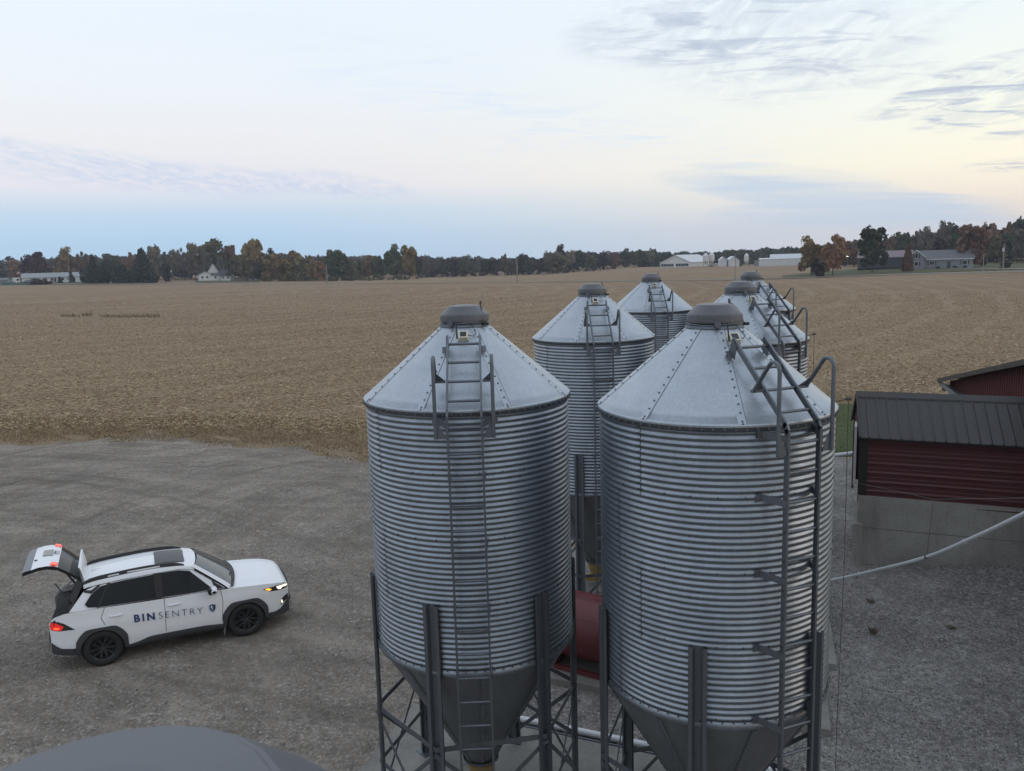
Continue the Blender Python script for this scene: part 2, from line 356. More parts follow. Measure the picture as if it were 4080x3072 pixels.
def mat_grass(name, cols, sc=1.5):
    t = NT(name); v = t.coord('World'); n = t.noise(v, .45 * sc, 8, .75); f = t.noise(v, 7 * sc, 6, .75)
    c = t.mix(t.ramp(n, [(.35, 0), (.65, 1)]), cols[0], cols[1]); c = t.mix(1, c, t.ramp(f, [(.3, .45), (.7, 1.45)]), 'MULTIPLY')
    t.set(Base_Color=c, Roughness=.95); t.b.inputs['Specular IOR Level'].default_value = .15; t.bump(f, .7, .05); return t.m
M['drygrass'] = mat_grass('dry_verge', ((.185, .138, .086), (.26, .20, .128))); M['lawn'] = mat_grass('lawn', ((.075, .085, .042), (.115, .115, .058)))
M['grass'] = mat_grass('green_grass', ((.055, .075, .03), (.088, .10, .045)))

polar_sheet('field', M['field'])

def sheet(name, poly, z, mat, jag=0, step=.6, seed=1, kind='structure', drape=False):
    r = random.Random(seed); pts = []
    for i, a in enumerate(poly):
        b = poly[(i + 1) % len(poly)]; a = Vector(a); b = Vector(b); L = (b - a).length
        j = jag if (jag and max(abs(a.y), abs(b.y)) < 80 and min(a.y, b.y) > 8) else 0
        n = max(1, int(L / step)) if j else max(1, int(L / 12)) if drape else 1; nn = Vector((-(b - a).y, (b - a).x)).normalized()
        w = 0
        for k in range(n):
            w = .88 * w + r.uniform(-1, 1) * j * .6; pts.append(a.lerp(b, k / n) + nn * w * min(1, k, n - k))
    bm = bmesh.new(); vs = [bm.verts.new((p.x, p.y, z + (gz_(p.x, p.y) if drape else 0))) for p in pts]; f = bm.faces.new(vs); f.normal_update(); bmesh.ops.triangulate(bm, faces=bm.faces[:]); bm.normal_update()
    for f in bm.faces:
        if f.normal.z < 0: f.normal_flip()
    me = bpy.data.meshes.new(name); bm.to_mesh(me); bm.free()
    o = link(name, me, mat); o['kind'] = kind; return o

# verge between yard and stubble, then the two gravels
sheet('dry_verge', [(-70, -40), (60, -40), (60, 20), (19, 41.5), (14, 42), (6, 39), (-4, 36.5), (-8, 37.8), (-14, 40), (-24, 41), (-45, 44), (-70, 48)], .012, M['drygrass'], .8, .6, 3)
sheet('gravel_yard', [(-70, -40), (4, -40), (4, 10), (2, 18), (6, 27.0), (-1, 29.6), (-5.9, 31.4), (-9, 34.2), (-12.3, 34.9), (-15, 36.9), (-18.4, 37.1), (-21, 36.2), (-24.5, 36.9), (-45, 39), (-70, 42)], .024, M['gravel'], .6, .45, 5)
sheet('lawn_strip', [(12.0, 29.9), (11, 36), (14.5, 40.6), (17, 40.4), (24, 37), (24, 27)], .036, M['grass'], .3, .4, 8)
sheet('crushed_stone', [(-.9, 11.9), (4, -6), (30, -14), (30, 22), (16, 27.5), (12.2, 29.7), (8, 30.2), (5, 27.5), (2.4, 19), (-.6, 15.0)], .048, M['stone'], .16, .3, 9)
# road beyond the field and farm lawn on the far side of it
def strip(name, cols, w, z, mat):
    pts = [on(c, Y) for c, Y in cols]; V = []; F = []
    fine = []
    for a, b in zip(pts, pts[1:]):
        for k in range(8): fine.append(a.lerp(b, k / 8))
    fine.append(pts[-1])
    for i, p in enumerate(fine):
        d = (fine[min(i + 1, len(fine) - 1)] - fine[max(i - 1, 0)]); nn = Vector((-d.y, d.x, 0)).normalized() * w / 2
        for q in (p - nn, p + nn): V.append((q.x, q.y, gz_(q.x, q.y) + z))
    for i in range(len(fine) - 1): F.append((2 * i, 2 * i + 2, 2 * i + 3, 2 * i + 1))
    me = bpy.data.meshes.new(name); me.from_pydata(V, [], F); me.update(); o = link(name, me, mat); o['kind'] = 'structure'; return o
M['asphalt'] = plain('road_gravel', (.20, .19, .175), .9, 0, .2, .4)
ROAD = [(-250, 420), (330, 372), (706, 344), (1117, 302), (1589, 238), (2166, 226), (2500, 224)]
strip('roadside_grass', ROAD, 10, .06, M['drygrass']); strip('road', ROAD, 4.2, .12, M['asphalt'])
def zone(name, cols, z, mat):
    pts = [on(c, Y) for c, Y in cols]; return sheet(name, [(p.x, p.y) for p in pts], z, mat, 0, 1, 1, 'structure', True)
def lattice(name, c0, c1, Y0, Y1, z, mat, n=24):
    P = [[(lambda p: (p.x, p.y, p.z))(on(c0 + (c1 - c0) * i / n, Y0(i / n) + (Y1(i / n) - Y0(i / n)) * j / 10, z)) for j in range(11)] for i in range(n + 1)]
    mb = MB(); mb.grid(P, 0, True); o = mb.build(name, mat); o['kind'] = 'structure'; return o
lattice('farm_lawn', 1690, 2420, lambda u: 240 - 10 * u, lambda u: 262 + 50 * min(1, u * 3) + 20 * u, .10, M['lawn'])
lattice('far_lawn', -80, 330, lambda u: 381 - 8 * u, lambda u: 430, .10, M['lawn'])
lattice('homestead_lawn', 420, 560, lambda u: 378, lambda u: 440, .10, M['lawn'])
strip('driveway', [(2050, 251), (2120, 245), (2200, 238), (2300, 232)], 5, .2, M['asphalt'])

# ---- loose straw and stones as real pieces
def straw(n=300000):
    y = 33 * (260 / 33) ** (rng.random(n) ** 1.15)
    x = (rng.uniform(-.74, .74, n)) * y
    edge = np.interp(x, [-60, -24, -14, -8, -4, 6, 14, 19, 60], [43, 40.2, 39.2, 37.2, 36.2, 38.6, 41.6, 42, 46]); keep = (y > edge + rng.normal(0, .5, n)) & (y < 205 - x * .57 * (x < 160) - 12); x, y = x[keep], y[keep]; n = len(x)
    a = rng.normal(RAD(24), .8, n); L = rng.uniform(.05, .24, n); wd = rng.uniform(.012, .024, n) * (1 + y / 60); p = rng.normal(0, .16, n)
    d = np.stack([np.cos(a) * np.cos(p), np.sin(a) * np.cos(p), np.sin(p)], 1); s = np.stack([-np.sin(a), np.cos(a), rng.normal(0, .5, n)], 1); s /= np.linalg.norm(s, axis=1)[:, None]
    c = np.stack([x, y, .035 + np.abs(np.sin(p)) * L / 2 + rng.uniform(0, .03, n)], 1)
    V = np.empty((n, 4, 3)); h = d * L[:, None] / 2; q = s * wd[:, None] / 2
    V[:, 0] = c - h - q; V[:, 1] = c + h - q; V[:, 2] = c + h + q; V[:, 3] = c - h + q
    t = NT('dry_straw'); at_ = t.node('ShaderNodeAttribute', attribute_name='tint').outputs['Fac']
    t.set(Base_Color=t.ramp(at_, [(0, (.22, .152, .088)), (.5, (.40, .31, .19)), (1, (.60, .50, .34))]), Roughness=.85); t.b.inputs['Specular IOR Level'].default_value = .2
    o = link('corn_stubble', np_mesh('corn_stubble', V.reshape(-1, 3), np.arange(4 * n).reshape(n, 4), t.m, rng.beta(1.6, 2.2, n)), None); o['kind'] = 'stuff'
    tag(o, 'pale dry straw and stalk litter lying over the harvested field', 'straw')
straw()
def stones(name, n, box, size, mat_cols, keep, label):
    x = rng.uniform(box[0], box[1], n); y = 1 / rng.uniform(1 / box[3], 1 / box[2], n); k = keep(x, y); x, y = x[k], y[k]; n = len(x)
    r = size[0] * np.exp(rng.normal(0, size[1], n)); r = np.minimum(r, size[0] * 3.2)
    base = np.array([(1, 0, 0), (-.5, .86, 0), (-.5, -.86, 0), (.1, .05, .8), (0, 0, -.6)]); F0 = np.array([(0, 1, 3), (1, 2, 3), (2, 0, 3)])
    ang = rng.uniform(0, 2 * pi, n); V = base[None] * (1 + rng.normal(0, .25, (n, 5, 3))) * r[:, None, None]
    ca, sa = np.cos(ang)[:, None], np.sin(ang)[:, None]; X = V[..., 0] * ca - V[..., 1] * sa; Yy = V[..., 0] * sa + V[..., 1] * ca
    V = np.stack([X + x[:, None], Yy + y[:, None], V[..., 2] + .05 + .1 * r[:, None]], -1)
    F = (F0[None] + np.arange(n)[:, None, None] * 5).reshape(-1, 3)
    t = NT(name + '_rock'); a_ = t.node('ShaderNodeAttribute', attribute_name='tint').outputs['Fac']
    t.set(Base_Color=t.ramp(a_, list(zip((0, .5, 1), mat_cols))), Roughness=.85); t.b.inputs['Specular IOR Level'].default_value = .3
    o = link(name, np_mesh(name, V.reshape(-1, 3), F, t.m, np.repeat(rng.beta(.9, 1.1, n), 3)), None); o['kind'] = 'stuff'; tag(o, label, 'gravel')
def in_yard(x, y):
    n = np.sin(x * .9 + y * .6) + np.sin(x * .37 - y * .83 + 1.3) + np.sin(x * 1.9 - y * .31 + .4) + rng.normal(0, .8, len(x))
    return (np.abs(x) < .72 * y) & (x < np.where(y < 15.5, -.95 - (y - 11.9) * .1, -2)) & (y < 36) & (n > -.2) & ~((x > -3.4) & (y < 11.2))
def in_stone(x, y): return (np.abs(x) < .72 * y) & (x > np.where(y < 15, -.7 , 2.5)) & (y < 29) & ~((y < 20.5) & (y > 18.6) & (x > 8.1))
stones('yard_stones', 90000, (-26, 0, 10.4, 34), (.0095, .55), ((.08, .072, .064), (.25, .235, .215), (.50, .49, .47)), in_yard, 'loose pale stones scattered over the brown gravel yard')
stones('crushed_stones', 110000, (-1, 18, 10, 29), (.012, .38), ((.085, .082, .078), (.24, .236, .23), (.48, .475, .465)), in_stone, 'grey crushed stone covering the ground beside the red shed')

def verge_grass(n=130000):
    x = rng.uniform(-34, 20, n); f = np.interp(x, [-45, -24.5, -18.4, -15, -12.3, -9, -5.9, -1, 6, 14, 19], [39, 36.9, 37.1, 36.9, 34.9, 34.2, 31.4, 29.6, 27, 30, 30]); b = np.interp(x, [-45, -24, -14, -8, -4, 6, 14, 19], [44, 41, 40, 37.8, 36.5, 39, 42, 41.5])
    y = f - 1.0 + (b - f + 3.2) * rng.beta(1.0, 1.1, n); cl = np.sin(x * 1.7 + y * .9) + np.sin(x * .6 - y * 2.1 + 2) + np.sin(x * 3.1 + y * 3.3); lo = np.sin(x * .55 + 1) + .7 * np.sin(x * 1.3 + 2.2) + .5 * np.sin(x * 2.9); k = (cl + rng.normal(0, .8, n) > -1.2 - 1.0 * (y > f + 1.2)) & (y > f - .3 + .4 * lo + rng.normal(0, .4, n)); x, y = x[k], y[k]; n = len(x)
    green = ((x > 11.3) & (y < 40.3)).astype(float)
    a = rng.uniform(0, 2 * pi, n); h = rng.gamma(3, .016, n) * (1 - .3 * green); w = rng.uniform(.010, .022, n); ln_ = rng.uniform(.2, 1.1, n) * h
    s = np.stack([np.cos(a), np.sin(a), 0 * a], 1); d = np.stack([-np.sin(a), np.cos(a), 0 * a], 1); c = np.stack([x, y, np.full(n, .02)], 1)
    V = np.stack([c - s * w[:, None], c + s * w[:, None], c + d * ln_[:, None] + np.array([0, 0, 1.]) * h[:, None]], 1)
    t = NT('verge_blades'); q = t.node('ShaderNodeAttribute', attribute_name='tint').outputs['Fac']
    t.set(Base_Color=t.ramp(q, [(0, (.15, .105, .06)), (.45, (.30, .215, .125)), (.62, (.40, .32, .20)), (.70, (.05, .075, .025)), (1, (.10, .125, .045))]), Roughness=.9); t.b.inputs['Specular IOR Level'].default_value = .1
    tint = np.where(green > 0, .7 + .3 * rng.random(n), .64 * rng.beta(1.5, 1.8, n)); o = link('verge_grass', np_mesh('verge_grass', V.reshape(-1, 3), np.arange(3 * n).reshape(n, 3), t.m, tint), None); o['kind'] = 'stuff'; tag(o, 'short dry grass along the edge between gravel yard and field', 'grass')
verge_grass()
# ------------------------------------------------------------------ feed bins
SL = .18                                    # slab top
ZE, ZB, ZN, RB, RN = 5.939 - SL, 2.688 - SL, 6.851 - SL, 1.327, .298
GA = RAD(-23.5); BV = Vector((cos(GA), sin(GA), 0)); AV = Vector((-sin(GA), cos(GA), 0))     # yard grid: across / along the bin rows
PITCH = (ZE - ZB) / 48
def corr_r(z): return RB - .008 + .008 * cos(2 * pi * (z - ZB) / PITCH)
def mesh_wall():
    mb = MB(); n = 112; rows = 48 * 8
    prof = [(corr_r(ZB + (ZE - ZB) * i / rows), ZB + (ZE - ZB) * i / rows) for i in range(rows + 1)]
    mb.lathe(prof, n)
    # lapped sheet joints (staggered from ring to ring) and bolt rows
    for ring in range(4):
        z0 = ZB + ring * 12 * PITCH
        for a in ((-145, 35) if ring % 2 else (18, 200)):
            a = RAD(a); P = []
            for i in range(0, 12 * 8 + 1):
                z = z0 + i * PITCH / 8; r = corr_r(z) + .004; P.append([(r * cos(a + k * .0035), r * sin(a + k * .0035), z) for k in (-1, 1)])
            mb.grid(P, 1)
            for i in range(12):
                z = z0 + (i + .98) * PITCH; rr = corr_r(z)
                mb.bolt((rr * cos(a - .022), rr * sin(a - .022), z), (cos(a), sin(a), 0), .011, .009, 1)
        for k in range(30):
            a = 2 * pi * k / 30; z = z0 + PITCH * 1.0; r = corr_r(z); mb.bolt((r * cos(a), r * sin(a), z), (cos(a), sin(a), 0), .012, .01, 1)
    # bottom band
    mb.lathe([(RB + .004, ZB + .02), (RB + .012, ZB + .0), (RB + .012, ZB - .05), (RB + .002, ZB - .055)], 112)
    for k in range(72):
        a = 2 * pi * k / 72; mb.bolt(((RB + .012) * cos(a), (RB + .012) * sin(a), ZB - .02 + .06), (cos(a), sin(a), 0), .011, .012, 1)
    return mb.mesh('side_wall')
def roof_z(r): return ZN + (ZE + .012 - ZN) * (r - RN) / (RB + .02 - RN)
def mesh_roof():
    mb = MB(); R1 = RB + .022; nrm = Vector((ZN - ZE, 0, R1 - RN)).normalized()
    mb.lathe([(R1 - .004, ZE - .012), (R1, roof_z(RB + .02) + .0), (R1 - .02, roof_z(RB + .0) + .002)] + [(RB - (RB - RN) * i / 8, roof_z(RB - (RB - RN) * i / 8)) for i in range(9)], 128)
    for s in range(8):
        a = RAD(22.5 + 45 * s); e = Vector((cos(a), sin(a), 0)); tt = Vector((-sin(a), cos(a), 0)); N = Vector((nrm.x * cos(a), nrm.x * sin(a), nrm.z))
        def P(r, off, h): return e * r + Vector((0, 0, roof_z(r))) + tt * off + N * h
        r0, r1 = RN + .02, RB + .012
        pr = [[P(r, o, h) for (o, h) in ((-.05, .0005), (-.045, .0028), (.032, .003), (.034, .0))] for r in (r0, (r0 + r1) / 2, r1)]
        mb.grid(pr, 0, False)
        mb.grid([[P(r, o, h) for (o, h) in ((.033, .0032), (.0385, .0036), (.039, .0))] for r in (r0, r1)], 1, False)
        m = 12
        for k in range(m): mb.bolt(P(r0 + .05 + (r1 - r0 - .08) * k / (m - 1), -.004, .003), N, .0135, .008, 1)
        mb.bolt(P(r1 - .005, -.004, .003), N, .0135, .008, 1)
    return mb.mesh('roof')
def mesh_eave():
    mb = MB(); r = RB + .016
    mb.lathe([(r + .006, ZE + .004), (r, ZE - .006), (r - .003, ZE - .058), (r - .012, ZE - .062)], 128)
    for k in range(76):
        a = 2 * pi * k / 76; mb.bolt((r * cos(a), r * sin(a), ZE - .032), (cos(a), sin(a), 0), .014, .014, 1)
    return mb.mesh('eave_band')
def mesh_neck():
    mb = MB(); z = ZN
    mb.lathe([(RN + .035, z - .018), (RN + .03, z + .008), (RN - .01, z + .012), (RN - .014, z + .06), (RN - .03, z + .065)], 48)
    for k in range(40):
        a = 2 * pi * k / 40; mb.bolt(((RN + .014) * cos(a), (RN + .014) * sin(a), z + .008), (0, 0, 1), .009, .008, 1)
    return mb.mesh('neck')
def mesh_lid():
    mb = MB(); z = ZN + .052
    mb.lathe([(.285, z - .012), (.312, z - .014), (.317, z + .0), (.314, z + .078), (.200, z + .188), (.10, z + .200), (.0, z + .203)], 24, 0, False)
    me = mb.mesh('lid'); bm = bmesh.new(); bm.from_mesh(me); bm.verts.ensure_lookup_table()
    bmesh.ops.remove_doubles(bm, verts=bm.verts, dist=1e-4); bmesh.ops.bevel(bm, geom=[e for e in bm.edges if e.calc_face_angle(0) > .3], offset=.010, segments=2, affect='EDGES', clamp_overlap=True)
    bm.to_mesh(me); bm.free(); return me
def mesh_latch():
    # wire ring round the neck, white pulley and pull lever on the side away from the ladder
    mb = MB(); z = ZN + .028; r = RN + .028
    mb.tube([(r * cos(a), r * sin(a), z + .008 * sin(3 * a)) for a in np.linspace(-2.9, 2.9, 40)], .0045, 6, 0)
    return mb.mesh('latch_wire')
def mesh_pulley():
    mb = MB(); r = RN + .05; z = ZN + .03
    for k, (ra, d) in enumerate(((.036, .0), (.026, .012), (.036, .02))):
        mb.tube([(r + d - .03, -.08, z), (r + d - .012, -.08, z)], ra, 16, 0)
    return mb.mesh('latch_pulley')
def mesh_lever():
    mb = MB(); z = ZN + .052
    mb.tube([(-.08, .20, z + .19), (-.04, .215, z + .185), (.05, .25, z + .13), (.12, .275, z + .06), (.14, .285, z - .03)], .010, 6, 0)
    mb.tube([(-.08 + .025 * cos(a), .20, z + .215 + .025 * sin(a)) for a in np.linspace(0, 2 * pi, 14)], .006, 6, 0)
    mb.tube([(.16, .29, z - .03), (.12, .34, z - .04), (.13, .36, z - .03)], .018, 8, 0)
    return mb.mesh('hinge_lever')
def mesh_hopper():
    mb = MB(); rb = .20; zb = ZB - (RB - rb) * math.tan(RAD(60)); rt = RB - .012
    mb.lathe([(rt, ZB - .05), (rb, zb + .02)], 96)
    sl = Vector((ZB - .05 - zb - .02, 0, -(rt - rb))).normalized()
    for s in range(8):
        a = RAD(10 + 45 * s); e = Vector((cos(a), sin(a), 0)); tt = Vector((-sin(a), cos(a), 0)); N = Vector((sl.x * cos(a), sl.x * sin(a), sl.z))
        def P(f, off, h): return e * (rt + (rb - rt) * f) + Vector((0, 0, ZB - .05 + (zb + .02 - ZB + .05) * f)) + tt * off + N * h
        mb.grid([[P(f, o, h) for (o, h) in ((-.03, 0), (-.028, .02), (.022, .02), (.03, .0))] for f in (.0, .985)], 0, False)
        mb.grid([[P(f, o, .021) for o in (-.026, -.016)] for f in (.0, .985)], 1, False)
        for k in range(26): mb.bolt(P(.02 + .94 * k / 25, .004, .02), N, .012, .008, 1)
    mb.lathe([(rb + .05, zb + .04), (rb + .05, zb - .0), (rb - .01, zb - .01)], 40)
    return mb.mesh('hopper'), zb
def mesh_boot(zb):
    mb = MB(); mb.lathe([(.19, zb - .0), (.19, zb - .12), (.17, zb - .16), (.13, zb - .30), (.11, zb - .36), (.0, zb - .36)], 28)
    mb.box((0, 0, zb - .40), (.5, .17, .13)); return mb.mesh('outlet_boot')
LEG_T = 3.572 - SL
def mesh_leg():
    mb = MB(); P = [(-.098, .028), (-.098, .060), (-.055, .060), (-.034, .004), (.034, .004), (.055, .060), (.098, .060), (.098, .028)]
    out = [Vector(p) for p in P]; inn = []
    for i, p in enumerate(out):
        a = out[max(i - 1, 0)]; b = out[min(i + 1, len(out) - 1)]; d = (b - a).normalized(); inn.append(p + Vector((d.y, -d.x)) * .006)
    poly = out + inn[::-1]
    # profile: x tangential, y radial (outwards) -> world frame with radial = +X
    Mx = Matrix(((0, 1, 0, RB + .004), (1, 0, 0, 0), (0, 0, 1, .0), (0, 0, 0, 1)))
    n = len(out); vs = []; fs = []
    for z in (.012, LEG_T):
        for q in out + inn: vs.append(Mx @ Vector((q.x, q.y, z)))
    m = 2 * n
    for i in range(n - 1):
        fs.append((i, i + 1, m + i + 1, m + i)); fs.append((n + i, m + n + i, m + n + i + 1, n + i + 1)); fs.append((m + i, m + i + 1, m + n + i + 1, m + n + i))
    fs.append((0, m, m + n, n)); fs.append((n - 1, 2 * n - 1, m + 2 * n - 1, m + n - 1)); mb.add(vs, fs)
    for k in range(13): mb.bolt((RB + .008, 0, ZB - .04 + k * PITCH), (1, 0, 0), .011, .008, 1)
    for k in range(5): mb.bolt((RB + .064, .075, .25 + k * .34), (1, 0, 0), .011, .008, 1)
    mb.box((RB + .03, 0, .006), (.24, .28, .012)); return mb.mesh('leg')
R_LEG = RB + .035
def mesh_brace(kind):
    mb = MB(); a0, a1 = 0, RAD(60); r = R_LEG + .038
    p = lambda a, z, d=0: Vector(((r + d) * cos(a), (r + d) * sin(a), z))
    if kind == 'h1': mb.bar(p(a0, 1.51), p(a1, 1.51), .008, .07)
    if kind == 'h2': mb.bar(p(a0, .70), p(a1, .70), .008, .07)
    if kind == 'd1': mb.bar(p(a0, 1.44, .010), p(a1, .12, .010), .008, .055)
    if kind == 'd2': mb.bar(p(a0, .12, -.012), p(a1, 1.44, -.012), .008, .055)
    return mb.mesh('cross_brace' if kind[0] == 'd' else 'girt')
# ladder: local +X is the side it stands on
HW = .205; RL = RB + .185; RSL = (RB - RN) / (ZN - ZE)
LT = [(RL, .25), (RL, ZE - .03), (RL - .03, ZE + .03)]
nx, nz = (ZN - ZE), (RB - RN); nl = sqrt(nx * nx + nz * nz); nx /= nl; nz /= nl
def on_roof(r, h): return (r + nx * h, roof_z(r) + nz * h)
LT += [on_roof(.53, .13)]
def mesh_rail(sg):
    mb = MB(); y = sg * HW
    for (a, b) in zip(LT, LT[1:]):
        A = Vector((a[0], y, a[1])); B = Vector((b[0], y, b[1])); d = (B - A).normalized(); ov = .02
        mb.bar(A - d * (ov if a is not LT[0] else 0), B + d * (ov if b is not LT[-1] else 0), .060, .006, (0, 1, 0))     # web seen from the side
        up = Vector((0, 1, 0)).cross(d).normalized()
        for s in (-1, 1): mb.bar(A + up * .0285 * s + Vector((0, -sg * .012, 0)), B + up * .0285 * s + Vector((0, -sg * .012, 0)), .018, .004, up)
    # slotted holes
    for k in range(16): mb.bolt((RL, y + sg * .004, .42 + k * .305), (0, sg, 0), .012, .002, 1)
    return mb.mesh('side_rail')
def mesh_rung(p, tilt=0):
    mb = MB(); mb.tube([(p[0], -HW + .006, p[1]), (p[0], HW - .006, p[1])], .0165, 8); return mb.mesh('rung')
def mesh_bracket(sg, z, fl=.12):
    mb = MB(); y = sg * (HW + .006)
    ri = sqrt(max(0, (RB + .0) ** 2 - (y + sg * fl) ** 2)); mb.bar((ri - .01, y + sg * fl, z + .01), (RL + .03, y, z - .01), .006, .075 if fl > .05 else .045)
    if fl > .05: mb.bar((ri + .004, y + sg * .10, z + .01), (ri + .004, y + sg * .17, z + .01), .006, .075)
    return mb.mesh('wall_bracket')
def mesh_roof_foot(sg):
    mb = MB(); y = sg * (HW + .005); a = on_roof(.54, .15); b = on_roof(.57, .0); c = on_roof(.67, .0); d = on_roof(.62, .13)
    mb.add([(q[0], y + k, q[1]) for k in (0, sg * .006) for q in (a, b, c, d)], [(0, 1, 2, 3), (7, 6, 5, 4), (0, 4, 5, 1), (1, 5, 6, 2), (2, 6, 7, 3), (3, 7, 4, 0)])
    mb.box((b[0] + .05, y + sg * .03, b[1] - .03), (.1, .06, .006), Matrix.Rotation(math.atan2(nx, nz), 3, 'Y')); return mb.mesh('roof_foot')
def mesh_handrail(sg):
    mb = MB(); y0 = sg * (HW + .012); y = sg * (HW + .125); f = on_roof(1.075, .115); ro = RL + .03
    top = ZE + .66
    pts = [(f[0], y, f[1])]
    A = Vector((f[0], f[1])); B = Vector((ro - .085 - .085 * cos(RAD(40)), top - .085 + .085 * sin(RAD(40)))); pts += [(A.lerp(B, k)[0], y, A.lerp(B, k)[1]) for k in (.3, .6, .9)]
    cx, cz, rr = ro - .085, top - .085, .085
    pts += [(cx + rr * cos(a), y, cz + rr * sin(a)) for a in np.linspace(RAD(140), 0, 8)]
    pts += [(ro, y, ZE + .1), (ro, y, ZE - .27)]
    mb.tube(pts, .021, 10)
    # foot bar and the two gusset plates
    mb.bar((f[0] - .005, y0, f[1]), (f[0] - .005, y + sg * .02, f[1]), .045, .03)
    g = A.lerp(B, .42)
    mb.add([(f[0] + k, a, b) for k in (0, .006) for (a, b) in ((y0, f[1] + .01), (y, f[1] + .01))] + [(g[0] + k, y, g[1]) for k in (0, .006)] , [(0, 1, 4), (2, 5, 3), (0, 4, 5, 2), (0, 2, 3, 1), (1, 3, 5, 4)])
    z0, z1 = ZE - .27, ZE - .02; xx = ro - .01
    vs = [(xx + k, a, b) for k in (0, .006) for (a, b) in ((y, z0), (y, z1), (y0 + sg * .02, z0 + .06), (y0, z0))]
    mb.add(vs, [(0, 1, 2, 3), (7, 6, 5, 4), (0, 4, 5, 1), (1, 5, 6, 2), (2, 6, 7, 3), (3, 7, 4, 0)])
    mb.bar((RL, y0 - sg * .005, z0 + .02), (ro + .012, y0 - sg * .005, z0 + .02), .006, .05)
    mb.bar((RL, y0 - sg * .002, z0 + .10), (ro, y0 - sg * .002, z0 + .10), .006, .05)
    return mb.mesh('handrail')

STRAIGHT = {}
def make_bin(kind_mats, lad_az, leg_az, seam_az):
    t = thing('feed_bin', 'x', 'feed bin'); G = M['galv']; S = M['galv_steel']
    link('side_wall', mesh_wall(), [G, M['seam']], t)
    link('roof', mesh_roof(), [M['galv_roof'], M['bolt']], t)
    link('eave_band', mesh_eave(), [S, M['bolt']], t)
    link('neck', mesh_neck(), [S, M['bolt']], t)
    lid = link('lid', mesh_lid(), [M['lid']], t)
    link('latch_wire', mesh_latch(), [M['wire']], lid); link('latch_pulley', mesh_pulley(), [M['bolt']], lid); link('hinge_lever', mesh_lever(), [M['black']], lid)
    hm, zb = mesh_hopper(); link('hopper', hm, [M['galv_hop_shade'], M['bolt']], t); link('outlet_boot', mesh_boot(zb), [M['boot']], t)
    lm = mesh_leg(); lm.materials.append(S); lm.materials.append(M['bolt'])
    for k in range(6): o = link('leg', lm, None, t, None, k * pi / 3); o['slot'] = 'leg'
    for kd in ('h1', 'h2', 'd1', 'd2'):
        me = mesh_brace(kd); me.materials.append(S)
        for k in range(6): o = link(me.name.split('.')[0], me, None, t, None, k * pi / 3); o['slot'] = 'leg'
    L = MB(); L.bar((RL + .02, -HW, .27), (RL + .02, HW, .27), .006, .05); L = L.build('ladder', [S], t); L['slot'] = 'lad'
    for sg in (-1, 1): link('side_rail', mesh_rail(sg), [S, M['dark']], L)
    rungs = [(RL, .42 + k * .305) for k in range(18) if .42 + k * .305 < ZE - .05]
    for r in (.615, .845, 1.075, 1.30): rungs.append(on_roof(r, .11))
    for p in rungs: link('rung', mesh_rung(p), [S], L)
    for k in range(1, 5):
        for sg in (-1, 1):
            o = link('wall_bracket', mesh_bracket(sg, ZB + PITCH * 12 * (k - 1) + .06), [S], L); m2 = mesh_bracket(sg, ZB + PITCH * 12 * (k - 1) + .06, .012); m2.materials.append(S); STRAIGHT[o.data.name] = m2
    for sg in (-1, 1):
        link('wall_bracket', mesh_bracket(sg, ZE - .10), [S], L); link('roof_foot', mesh_roof_foot(sg), [S], L)
        o = link('handrail', mesh_handrail(sg), [S], t); o['slot'] = 'lad'
    return t
BIN0 = make_bin(None, 0, 0, 0)
LEG_AZ = RAD(-110)
def pose_bin(t, x, y, lad, label, group='galvanized feed bins in the yard', rot=0):
    t.location = (x, y, SL); t['label'] = label; t['group'] = group
    for c in t.children:
        n = c.name.split('.')[0]
        if n == 'ladder' and lad < RAD(-80):
            for q in c.children:
                if q.data.name in STRAIGHT: q.data = STRAIGHT[q.data.name]
        if n in ('ladder', 'handrail'): c.rotation_euler.z = lad
        elif n in ('lid',): c.rotation_euler.z = RAD(-105) + rot
        elif n == 'roof': c.rotation_euler.z = lad
        elif n == 'side_wall': c.rotation_euler.z = RAD(2) if rot == 0 else rot * .3
        elif n == 'hopper': c.rotation_euler.z = RAD(-94)
        elif n in ('leg', 'girt', 'cross_brace'): c.rotation_euler.z = LEG_AZ + c['k'] * pi / 3 if 'k' in c else c.rotation_euler.z + LEG_AZ
BINS = [(-.592, 10.625, -88.5, 'galvanized feed bin nearest the white car, ladder facing the viewer, in the front row'),
        (2.341, 9.355, -69, 'galvanized feed bin in the front row with ladder and hooped handrails on its right side'),
        (1.831, 18.072, -88, 'galvanized feed bin of the middle row half hidden between the two front bins'),
        (4.725, 16.78, -67, 'galvanized feed bin of the middle row directly behind the front bin with the side ladder'),
        (4.634, 26.76, -88, 'galvanized feed bin of the back row whose cone stands clear against the stubble field'),
        (7.541, 25.652, -67, 'galvanized feed bin of the back row, farthest of the column with side ladders')]
protos = []
for i, b in enumerate(BINS):
    t = BIN0 if i == 0 else copy_tree(BIN0); protos.append((t, b, i))
for t, b, i in reversed(protos): pose_bin(t, b[0], b[1], RAD(b[2]), b[3], rot=(.0, .35, .1, .5, -.1, .3)[i])
near = copy_tree(BIN0)
for c in list(near.children):
    if c.name.split('.')[0] in ('ladder', 'handrail'):
        for q in list(c.children): bpy.data.objects.remove(q)
        bpy.data.objects.remove(c)
for c in near.children:
    if c.name.split('.')[0] == 'lid':
        for q in list(c.children): bpy.data.objects.remove(q)
for c in near.children:
    if c.name.split('.')[0] == 'lid': c.scale = (1.12, 1.12, 1)
near.location = (-.525, .89, SL - .100); near['label'] = 'out-of-focus grey bin lid close below the viewer at the bottom edge'
for o in COL.objects:
    if 'slot' in o: del o['slot']

